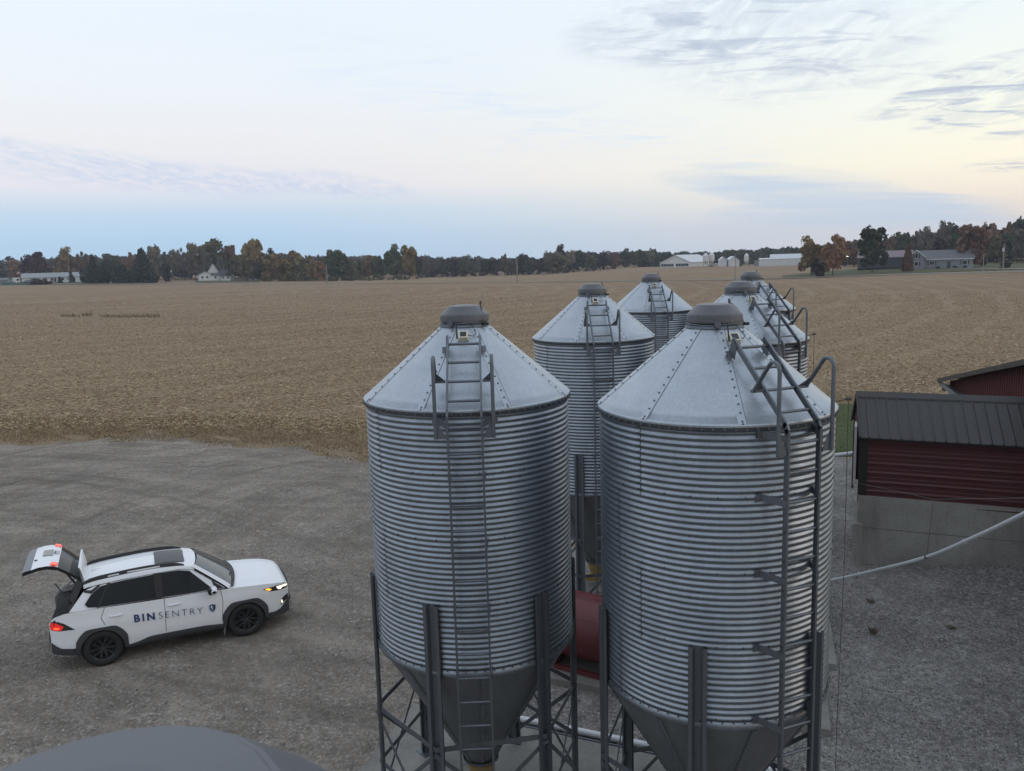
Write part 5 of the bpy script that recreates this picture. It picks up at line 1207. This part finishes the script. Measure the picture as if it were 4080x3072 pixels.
# middle distance: trees across the far side of the field
GM = 'trees across the far side of the field'; r_ = random.Random(3)
for i in range(15):
    x = 925 + i * 18 + r_.uniform(-5, 5); tpix(['airy', 'bare', 'round', 'bare', 'airy'][i % 5], ['grey', 'grey', 'dark', 'plum', 'olive'][i % 5], x, r_.uniform(22, 32), r_.uniform(557, 566), 592, 450 + r_.uniform(-10, 30), ['grey-brown half-bare', 'grey-brown half-bare', 'dark green', 'dark wine-brown bare', 'thin olive'][i % 5] + ' tree in the dull tree line straight ahead', GM)
for (k, c, x, w, top, Y, lab) in (('round', 'dark', 1131, 36, 553, 455, 'dark bushy tree just right of the middle pole'), ('airy', 'olive', 1152, 26, 558, 460, 'olive tree second right of the middle pole'), ('airy', 'rust', 1090, 18, 551, 500, 'small rust tree peeping above the dull tree line'),
     ('round', 'plum', 1208, 34, 533, 480, 'tall dark red-brown crown rising highest above the dull tree line'), ('round', 'olive', 1205, 50, 550, 452, 'broad olive tree below the tall red-brown crown'), ('bare', 'tan', 1186, 26, 545, 475, 'pale bare tree left of the tall red-brown crown'), ('bare', 'tan', 1232, 30, 544, 475, 'pale bare tree right of the tall red-brown crown'),
     ('round', 'dark', 1258, 30, 545, 480, 'dark green tree right of the pale bare trees'), ('airy', 'olive', 1280, 26, 552, 485, 'thin olive tree left of the red-brown pair'), ('round', 'plum', 1302, 30, 547, 490, 'dark red tree, left of the red-brown pair'), ('round', 'rust', 1327, 30, 547, 492, 'rust tree, right of the red-brown pair'),
     ('round', 'dark', 1349, 26, 540, 500, 'dark green tree right of the red-brown pair'), ('airy', 'olive', 1368, 24, 545, 505, 'yellowish thin tree in front of the wood before the first barn'), ('round', 'dark', 1383, 26, 541, 510, 'dark round tree nearest the first barn'), ('airy', 'tan', 1402, 22, 544, 512, 'pale thin tree behind the first barn gable')):
    tpix(k, c, x, w, top, 590, Y, lab, GM)
# farmyard trees on the right
for (k, c, x, w, top, Y, lab, g) in (('round', 'gold', 1752, 54, 517, 252, 'gold-green tree, left of the two bright autumn trees', None), ('bush', 'plum', 1766, 36, 560, 236, 'low dark purple tree in front of the two autumn trees', None), ('round', 'orange', 1799, 56, 513, 240, 'bright orange-gold tree, right of the two autumn trees', None),
     ('airy', 'dark', 1884, 78, 498, 250, 'big dark green wind-blown tree left of the dark shed', None), ('round', 'dark', 1880, 66, 520, 251, 'dark lower growth inside the big wind-blown tree', None), ('cone', 'rust', 1960, 25, 528, 246, 'slender rust-red tree in front of the grey house gable', None), ('round', 'rust', 2096, 68, 496, 255, 'large rust-red tree at the right end of the grey house', None), ('round', 'plum', 2118, 22, 555, 258, 'small dark tree under the edge of the large rust-red tree', None),
     ('bush', 'dark', 2173, 26, 563, 243, 'dark round shrub beside the pale driveway', None)):
    if 'lower growth' in lab: continue
    tpix(k, c, x, w, top, 590, Y, lab, g)
GH = 'trees of the wood behind the grey house'
for i in range(36):
    x = 1822 + (i % 18) * 23.5 + r_.uniform(-7, 7); u = (x - 1822) / 390; line = np.interp(x, [1822, 1925, 1992, 2033, 2108, 2190, 2260], [522, 510, 499, 489, 489, 481, 478]); back = i < 18
    cl = ['plum', 'rust', 'dark', 'grey', 'rust', 'olive', 'grey', 'dark', 'rust', 'grey'][(i * 7 + i // 18) % 10]
    tpix(['round', 'airy', 'round'][i % 3], cl, x, r_.uniform(28, 42), line + r_.uniform(-3, 6) + (0 if back else 22), 585, (375 - 55 * u if back else 335 - 50 * u) + r_.uniform(-8, 8), {'plum': 'dark wine-brown', 'rust': 'rust-brown', 'dark': 'dark green', 'grey': 'grey-brown', 'olive': 'olive'}[cl] + ' tree in the wood behind the grey house', GH)
tpix('round', 'dark', 2034, 30, 484, 585, 372, 'dark green round crown standing highest on the wood behind the grey house', GH)
# far-off woods that read as one mass
def woods(name, spans, colr, label, seed):
    r = np.random.default_rng(seed); VV = []; TT = []
    for (x0, x1, t0, t1, Y0, Y1, n) in spans:
        for i in range(n):
            u = r.random(); x = x0 + (x1 - x0) * u; Y = r.uniform(Y0, Y1); top = t0 + (t1 - t0) * u + r.normal(0, 2.2) + 1.5; g = on(x, Y); h = max(4, at(x, top, Y).z - g.z); w = h * r.uniform(.75, 1.15)
            V, t = crown_np(['round', 'airy', 'round', 'bare'][i % 4], int(r.integers(1e6)), 420); V = V * np.array([w, w, h]) * np.array([1, 1, 1]) ; V = (V - V.mean(1, keepdims=True)) * 1.7 + V.mean(1, keepdims=True)
            V[..., 2] = np.maximum(V[..., 2], -.5); VV.append(V + np.array([g.x, g.y, g.z])); TT.append(np.clip(t * .6 + r.random() * .5, 0, 1))
    V = np.concatenate(VV); n = len(V); o = link(name, np_mesh(name, V.reshape(-1, 3), np.arange(4 * n).reshape(n, 4), LM[colr], np.concatenate(TT)), None); o['kind'] = 'stuff'; tag(o, label, 'woods')
woods('far_woods', [(-150, 60, 562, 562, 480, 560, 34), (60, 420, 558, 552, 460, 540, 90), (400, 640, 549, 551, 455, 530, 80), (560, 940, 555, 558, 450, 600, 110), (700, 1150, 553, 557, 700, 800, 60)], 'grey', 'dull brown wood on the skyline behind the left tree line', 1)
woods('far_woods', [(900, 1250, 561, 556, 480, 600, 100), (1180, 1420, 547, 545, 540, 660, 80)], 'plum', 'hazy brown wood on the skyline behind the dull tree line ahead', 2)
woods('far_woods', [(1380, 1560, 543, 546, 540, 640, 70), (1560, 1830, 543, 530, 520, 640, 110), (1700, 1830, 536, 528, 480, 540, 22)], 'dark', 'dark wood on the rise behind the white barns', 4)
woods('hill_woods', [(1815, 2330, 524, 482, 370, 450, 150), (1840, 2330, 540, 514, 325, 365, 80), (2060, 2360, 500, 490, 300, 330, 50)], 'rust', 'brown autumn wood filling the slope behind the grey house', 5)
# understorey along the wood edges
for (nm, x0, x1, Y, hpx, colr, lab) in (('brush', 560, 912, 397, 9, 'olive', 'low brush along the foot of the left tree line'), ('brush', 905, 1330, 452, 8, 'plum', 'dark brush along the foot of the dull tree line ahead'), ('brush', 1330, 1425, 512, 10, 'dark', 'brush along the wood edge before the first barn'), ('brush', 1400, 1830, 500, 14, 'dark', 'dark brush behind the white barns')):
    r = np.random.default_rng(int(x0)); VV = []; TT = []
    for i in range(int((x1 - x0) / 7)):
        x = r.uniform(x0, x1); yy = Y + r.uniform(-4, 14); g = on(x, yy); h = r.uniform(.6, 1.3) * hpx * yy / 1765; V, t = crown_np('bush', int(r.integers(1e6)), 160); V = V * np.array([h * 1.7, h * 1.7, h]); V = (V - V.mean(1, keepdims=True)) * 1.5 + V.mean(1, keepdims=True); V[..., 2] = np.maximum(V[..., 2], -.3)
        VV.append(V + np.array([g.x, g.y, g.z])); TT.append(t)
    V = np.concatenate(VV); n = len(V); o = link(nm, np_mesh(nm, V.reshape(-1, 3), np.arange(4 * n).reshape(n, 4), LM[colr], np.concatenate(TT)), None); o['kind'] = 'stuff'; tag(o, lab, 'brush')

# ------------------------------------------------------------------ far buildings
def paint(n, c, r=.6): return plain(n, c, r, 0, .12, .5)
M['bwhite'] = paint('white_siding', (.60, .61, .62)); M['bgrey'] = paint('grey_siding', (.215, .225, .245)); M['rgrey'] = paint('grey_shingles', (.105, .11, .12)); M['rpale'] = paint('pale_steel_roof', (.50, .53, .56), .45); M['rblue'] = paint('blue_grey_roof', (.25, .28, .30)); M['bdark'] = paint('dark_shed_siding', (.050, .054, .064)); M['rpurple'] = paint('purple_steel_roof', (.17, .125, .14))
M['win'] = plain('window_glass', (.03, .035, .045), .12); M['trimw'] = paint('white_trim', (.68, .69, .70)); M['wood'] = paint('weathered_pole', (.24, .22, .19), .9)
class House:
    """box building on the ground: front face along the local x axis, front towards -y"""
    def __init__(s, name, label, cat, p, rz, group=None): s.r = thing(name, label, cat, tuple(p), rz, group)
    def block(s, x0, x1, d0, d1, h, rh, wall, roof, ridge='x', over=.4, nw='wall', nr='roof'):
        mb = MB(); mb.box(((x0 + x1) / 2, (d0 + d1) / 2, h / 2 - .3), (x1 - x0, d1 - d0, h + .6))
        if ridge == 'x':
            m = (d0 + d1) / 2
            for x in (x0, x1): mb.add([(x, d0, h), (x, d1, h), (x, m, h + rh)], [(0, 1, 2)])
        else:
            m = (x0 + x1) / 2
            for y in (d0, d1): mb.add([(x0, y, h), (x1, y, h), (m, y, h + rh)], [(0, 1, 2)])
        w = mb.build(nw, [wall], s.r); rf = MB(); T = .16
        if ridge == 'x':
            k = rh / ((d1 - d0) / 2)
            for sg in (-1, 1):
                e = m + sg * ((d1 - d0) / 2 + over); ze = h - over * k
                vs = [(x, y, z + t) for t in (.03, .03 + T) for x, y, z in ((x0 - over, m, h + rh), (x1 + over, m, h + rh), (x1 + over, e, ze), (x0 - over, e, ze))]
                rf.add(vs, [(0, 1, 2, 3), (7, 6, 5, 4), (2, 3, 7, 6), (0, 3, 7, 4), (1, 2, 6, 5)])
        else:
            k = rh / ((x1 - x0) / 2)
            for sg in (-1, 1):
                e = m + sg * ((x1 - x0) / 2 + over); ze = h - over * k
                vs = [(x, y, z + t) for t in (.03, .03 + T) for x, y, z in ((m, d0 - over, h + rh), (m, d1 + over, h + rh), (e, d1 + over, ze), (e, d0 - over, ze))]
                rf.add(vs, [(0, 1, 2, 3), (7, 6, 5, 4), (2, 3, 7, 6), (0, 3, 7, 4), (1, 2, 6, 5)])
        s.rf = rf.build(nr, [roof], s.r); return w
    def window(s, x, z, w, h, y=0, shutters=None, frame='trimw', nm='window'):
        f = MB(); f.box((x, y - .03, z), (w + .2, .08, h + .2)); f = f.build(nm, [M[frame]], s.r)
        p = MB(); p.box((x, y - .06, z), (w, .06, h)); p.build('pane', [M['win']], f)
        if shutters:
            for sg in (-1, 1): q = MB(); q.box((x + sg * (w / 2 + .35), y - .04, z), (.42, .06, h + .2)); q.build('shutter', [M[shutters]], f)
    def door(s, x, w, h, mat, y=0): d = MB(); d.box((x, y - .04, h / 2), (w, .1, h)); d.build('door', [M[mat]], s.r)
def face_to_cam(xd): return -atan2(at(xd, 590, 1).x, 1)          # turn the local front to the viewer
def size(Y): return Y / 1764.9
# long low white house at the far left
Y = 405; p = on(46, Y); k = size(Y); H = House('long_house', 'long low white house with grey roof at the far left', 'house', p, face_to_cam(106) + RAD(-4))
L_ = 124 * k; H.block(0, L_, 0, 8, 2.5, 2.0, M['bwhite'], M['rblue'])
for f in (.16, .22, .33, .45, .56, .62, .73, .78): H.window(L_ * f, 1.45, 1.1, 1.2, 0, 'bdark' if f in (.22, .73) else None)
for f in (.36, .50): H.door(L_ * f, 1.0, 2.0, 'bdark')
H.window(L_ * .95, 1.5, 1.0, 1.1, 0, 'bdark')
for f in (.36, .55):
    v = MB(); v.tube([(L_ * f, 3, 4.1), (L_ * f, 3, 5.6)], .10, 6); v.build('vent_pipe', [M['wood']], H.r)
Y = 388; p = on(13, Y); k = size(Y)
H = House('camper', 'small white camper trailer parked left of the long low house', 'camper', p, face_to_cam(20)); mb = MB(); mb.box((2.6, 0, 1.75), (5.2, 2.4, 2.5)); mb.box((.2, 0, 1.3), (.8, 2.2, 1.2)); mb.build('body', [M['bwhite']], H.r); H.window(4.4, 2.0, 1.0, .9, -1.2); H.window(1.6, 2.0, .9, .6, -1.2)
for x in (2.2, 3.1):
    w = MB(); w.tube([(x, -1.15, .38), (x, -.9, .38)], .38, 12); w.build('wheel', [M['black']], H.r)
H = House('shed', 'low brown-roofed shed cut by the left edge', 'shed', on(-6, 384), 0); H.block(-3, 4.0, 0, 5, 2.0, 1.0, M['bgrey'], M['rgrey'])
M['tarp'] = paint('green_tarp', (.035, .075, .065)); mb = MB(); g = on(28, 380)
mb.grid([[(g.x - 5 + 13 * u, g.y + 1.5 * v, g.z + (1.5 + .25 * sin(9 * u) + .2 * sin(23 * u)) * (1 - v * v) ** .5) for v in np.linspace(-1, 1, 9)] for u in np.linspace(0, 1, 22)], 0, True); tag(mb.build('tarp_cover', [M['tarp']]), 'green tarp-covered heap at the edge of the field on the far left', 'tarp')
H = House('small_shed', 'small grey hut with pale front beside the green tarp', 'hut', on(51, 379), 0); H.block(0, 4.6, 0, 3, 1.3, .7, M['bgrey'], M['bdark'])
tree('bush', 'plum', tuple(on(82, 381)), 9, 2.6, 'low brown bush beside the small grey hut', 'low bushes before the long low house'); tree('bush', 'rust', tuple(on(97, 382)), 7, 2.0, 'flat brown bush in front of the long low house', 'low bushes before the long low house'); tree('cone', 'dark', tuple(on(128, 396)), 2.6, 3.2, 'tiny fir in front of the long low house'); tree('bush', 'pine', tuple(on(154, 398)), 3.4, 5.2, 'small cedar at the foot of the cross-arm pole')
# white farmhouse under the trees
Y = 398; p = on(429, Y); k = size(Y); H = House('farmhouse', 'white farmhouse with a steep gable under tall trees', 'house', p, face_to_cam(450) + RAD(4))
H.block(0, 26 * k, 0, 6, 2.9, 1.5, M['bwhite'], M['rgrey'], 'y', .35); H.block(18 * k, 43 * k, 2, 9, 3.9, 4.2, M['bwhite'], M['rgrey'], 'y', .35, 'main_wall', 'main_roof')
H.block(26 * k, 43 * k, -.2, 2, 2.5, 1.0, M['bwhite'], M['rgrey'], 'x', .3, 'porch_wall', 'porch_roof')
for x in (7, 16.5): H.window(x * k, 1.7, .9, 1.1, 0)
H.window(33 * k, 1.5, .9, 1.0, -.2)
p = on(476, 400); H = House('farmhouse_annex', 'low white outbuilding with dark roof just right of the farmhouse', 'house', p, face_to_cam(480)); H.block(0, 20 * k, 0, 5, 2.6, 2.6, M['bwhite'], M['bdark']); H.window(4.5 * k, 1.5, .7, 1.2, 0); H.window(15 * k, 1.5, .7, 1.2, 0); H.block(20 * k, 28 * k, .3, 4.5, 3.0, .8, M['bgrey'], M['rgrey'], 'x', .2, 'lean_to_wall', 'lean_to_roof')
p = on(527, 414); H = House('garden_shed', 'little grey garden shed among the trees right of the annex', 'shed', p, face_to_cam(530)); H.block(0, 2.3, 0, 2.4, 2.2, .8, M['bgrey'], M['rgrey'], 'y', .15)
mb = MB(); g = on(541, 416)
for dx, r0, h0_ in ((0, 1.1, 2.0), (2.6, .8, 1.3)):
    mb = MB(); mb.lathe([(r0, 0), (r0, h0_ * .7), (r0 * .8, h0_ * .92), (r0 * .3, h0_), (0, h0_)], 14); tag(mb.build('water_tank', [M['bwhite']], None, (g.x + dx, g.y, g.z)), 'taller white water tank under the dark tree' if dx == 0 else 'shorter white water tank under the dark tree', 'tank')
# white poultry barns
Y = 452; k = size(Y); p = on(1426, Y); H = House('poultry_barn', 'long white poultry barn with a fan-lined gable end', 'barn', p, face_to_cam(1460) - RAD(17))
W_ = 66 * k; H.block(0, W_, 0, 46, 2.6, 3.9, M['bwhite'], M['rpale'], 'y', .5)
for i in range(10):
    x = W_ * (.07 + .085 * i + (.06 if i >= 5 else 0)); f = MB(); f.box((x, -.05, 1.25), (1.35, .12, 1.5)); f = f.build('fan', [M['bgrey']], H.r); q = MB(); q.tube([(x, -.10, 1.25), (x, -.16, 1.25)], .55, 12); q.build('fan_opening', [M['dark']], f)
H.door(W_ * .49, 1.2, 2.1, 'trimw')
def farbin(xd, Y, w, h, label):
    g = on(xd, Y); t = thing('feed_silo', label, 'silo', tuple(g), 0, 'white feed silos by the barns'); r = w / 2; b = MB(); b.lathe([(r, h * .40), (r, h * .80), (r * .25, h * .99), (0, h)], 18, 0, False); b.build('tank', [M['bwhite']], t)
    hp = MB(); hp.lathe([(r * .98, h * .40), (r * .2, h * .16)], 18, 0, False); hp.build('hopper', [M['rpale']], t)
    for q in range(4): l = MB(); a = q * pi / 2 + .6; l.tube([(r * cos(a), r * sin(a), -.2), (r * cos(a), r * sin(a), h * .55)], .07, 6); l.build('leg', [M['wood']], t)
farbin(1524, 440, 3.0, 7.4, 'white feed silo touching the long poultry barn, left of the pair'); farbin(1537, 441, 3.0, 7.7, 'white feed silo right of the pair by the poultry barn'); farbin(1612, 440, 2.5, 7.0, 'single white feed silo right of the double shed')
p = on(1546, 446); pt = House('pipe_rack', 'low white trailer parked right of the paired silos', 'trailer', p, face_to_cam(1540)); mb = MB(); mb.box((-1.5, 0, 1.4), (5.6, 2.2, .5)); mb.box((-2, 0, .9), (4, 1.8, .5)); mb.build('bed', [M['bwhite']], pt.r)
for x in (-3.0, -2.1): w = MB(); w.tube([(x, -1.0, .4), (x, -.7, .4)], .4, 12); w.build('wheel', [M['black']], pt.r)
p = on(1555, 448); H = House('white_shed', 'small white gabled shed between the barns, left of the two joined sheds', 'shed', p, face_to_cam(1560) + RAD(6)); H.block(0, 14 * k, 0, 9, 3.4, 1.6, M['bwhite'], M['rpale'], 'y', .3); H.block(14 * k, 19 * k, 1, 9, 3.0, .8, M['bgrey'], M['rpale'], 'y', .2, 'side_wall', 'side_roof')
p = on(1573, 447); H = House('white_shed', 'white gabled shed with a dark side opening, right of the two joined sheds', 'shed', p, face_to_cam(1585) + RAD(8)); H.block(0, 23 * k, 0, 14, 3.0, 2.2, M['bwhite'], M['rpale'], 'y', .3); H.door(12 * k, 1.4, 2.2, 'trimw'); q = MB(); q.box((24.8 * k, 3, 1.3), (2.4, 4, 2.6)); q.build('lean_to', [M['bdark']], H.r)
p = on(1639, 440); H = House('white_barn', 'long plain white barn with stepped pale roof', 'barn', p, face_to_cam(1680)); H.block(0, 90 * k, 0, 12, 3.5, .55, M['bwhite'], M['rpale'], 'x', .2); H.block(22 * k, 92 * k, 4, 14, 4.0, 1.9, M['rpale'], M['rpale'], 'x', .2, 'upper_wall', 'upper_roof'); q = MB(); q.box((-1.2, 3, 1.5), (2.4, 5, 3)); q.build('end_store', [M['bgrey']], H.r)
p = on(1812, 420); H = House('white_building', 'white building with a lit lamp glimpsed right of the orange-gold tree', 'building', p, face_to_cam(1815)); H.block(-6, 3.2, 0, 8, 4.0, 1.2, M['bwhite'], M['rpale'], 'y', .2)
M['lamp_on'] = plain('yard_lamp_lit', (.8, .85, .8), .4, 0, 0, 1, .5, 0, (.85, 1, .85), 14)
g = on(1830, 300); t = thing('yard_light', 'lit yard lamp shining beside the orange-gold tree', 'lamp', tuple(g)); zl = at(1830, 554, 300).z - g.z; mb = MB(); mb.tube([(0, 0, -.2), (0, 0, zl + .1)], .07, 6); mb.build('pole', [M['wood']], t); mb = MB(); mb.lathe([(0, zl + .28), (.22, zl + .14), (.28, zl), (0, zl - .2)], 10); mb.build('lamp', [M['lamp_on']], t)
# dark shed and grey house on the right
Y = 272; k = size(Y); p = on(1852, Y); H = House('dark_shed', 'dark grey shed with a purplish roof behind the wind-blown tree', 'shed', p, face_to_cam(1900) + RAD(-3)); H.block(0, 104 * k, 0, 11, 4.1, 2.0, M['bdark'], M['rpurple'], 'x', .3)
q = MB(); q.box((52 * k, -.06, .35), (104 * k, .08, .9)); q.build('wainscot', [M['dark']], H.r)
Y = 258; k = size(Y); p = on(1962, Y); H = House('grey_house', 'grey bungalow with a white-edged front gable and dark shutters', 'house', p, face_to_cam(2030) + RAD(-2))
H.block(20 * k, 120 * k, .6, 8.5, 3.05, 2.5, M['bgrey'], M['rgrey'], 'x', .5); H.block(0, 30 * k, -1.0, 7, 3.7, 2.0, M['bgrey'], M['rgrey'], 'y', .45, 'gable_wall', 'gable_roof')
tr = MB()
for sg in (-1, 1): tr.bar((15 * k, -1.5, 5.85), (15 * k + sg * (15 * k + .45), -1.5, 3.55), .08, .24)
tr.build('gable_trim', [M['trimw']], H.r); tr = MB(); tr.bar((30 * k, .08, 2.92), (121 * k, .08, 2.92), .08, .2); tr.build('fascia', [M['trimw']], H.r)
H.window(15 * k, 4.1, .75, 1.3, -1.0, 'bdark'); H.window(15 * k, 1.7, 1.1, 1.1, -1.0, 'bdark')
for f in (44, 105): H.window(f * k, 1.8, 1.3, 1.1, .6, 'bdark')
H.door(76 * k, 1.0, 2.2, 'bdark', .6)
for f in (56, 88, 105):
    e = tree('bush', 'dark', (0, 0, 0), 1.6, .9, 'small dark shrub against the grey house wall', 'clipped shrubs along the grey house'); e.location = H.r.location + Matrix.Rotation(H.r.rotation_euler.z, 3, 'Z') @ Vector((f * k, -.3, 0))

# ------------------------------------------------------------------ poles
def pole(name, xd, top, Y, label, r=.19, arm=False, box=False, group='utility poles beside the field'):
    g = on(xd, Y); h = at(xd, top, Y).z - g.z; t = thing(name, label, 'pole', tuple(g), 0, group); mb = MB(); mb.tube([(0, 0, -.3), (0, 0, h)], [r * 1.15, r * .8], 8); mb.build('post', [M['wood']], t)
    if arm: a = MB(); a.bar((-1.9, 0, h - .35), (1.9, 0, h - .35), .12, .14); a.build('cross_arm', [M['wood']], t)
    if box: b = MB(); b.tube([(-.34, -.2, h * .72), (-.34, -.2, h * .84)], .24, 10); b.build('transformer', [M['rpale']], t)
    return t
pole('utility_pole', 150, 557, 402, 'utility pole with a cross-arm in front of the long low house', .16, True)
pole('utility_pole', 372, 579, 378, 'short pole with a pale top left of the white farmhouse', .10, False, True)
pole('utility_pole', 706, 571, 345, 'bare pole in the field left of the dark green tree'); pole('utility_pole', 1117, 553, 300, 'bare pole straight ahead in the far field')
pole('utility_pole', 1588, 548, 236, 'tall bare pole in front of the white sheds', .12); pole('utility_pole', 1617, 550, 410, 'dark pole beside the single white silo'); pole('utility_pole', 2166, 526, 228, 'tall pale pole carrying a transformer near the driveway', .17, False, True); pole('utility_pole', 2123, 547, 234, 'weathered short pole left of the transformer pole', .12)
g = on(43, 392); t = thing('flagpole', 'flagpole with a small flag at the left end of the long low house', 'flagpole', tuple(g)); h = at(43, 586, 392).z - g.z; mb = MB(); mb.tube([(0, 0, 0), (0, 0, h)], .05, 6); mb.build('mast', [M['rpale']], t); mb = MB(); mb.grid([[(-1.5 * u, .1 * sin(5 * u), h - .1 - .9 * v - .3 * u) for v in (0, .33, .66, 1)] for u in np.linspace(0, 1, 8)], 0, True); mb.build('flag', [plain('flag_cloth', (.45, .3, .3), .8, 0, .4, 1.5)], t)
mb = MB(); g = on(557, 352); mb.tube([(0, 0, 0), (0, 0, 1.1)], .09, 8); tag(mb.build('marker_post', [M['wood']], None, tuple(g)), 'short marker post by the road in front of the farmhouse', 'post')
# ------------------------------------------------------------------ evening haze
hz_ = bpy.data.materials.new('haze_air'); hz_.use_nodes = True; nt = hz_.node_tree; nt.nodes.remove(nt.nodes['Principled BSDF']); vp = nt.nodes.new('ShaderNodeVolumePrincipled'); vp.inputs['Color'].default_value = (.80, .88, 1, 1); vp.inputs['Density'].default_value = HAZE if 'HAZE' in globals() else .00024; vp.inputs['Anisotropy'].default_value = .2
nt.links.new(vp.outputs[0], nt.nodes['Material Output'].inputs['Volume'])
mb = MB(); mb.box((0, 0, 12.5), (2020, 2020, 53)); o = mb.build('haze', [hz_]); o['kind'] = 'stuff'
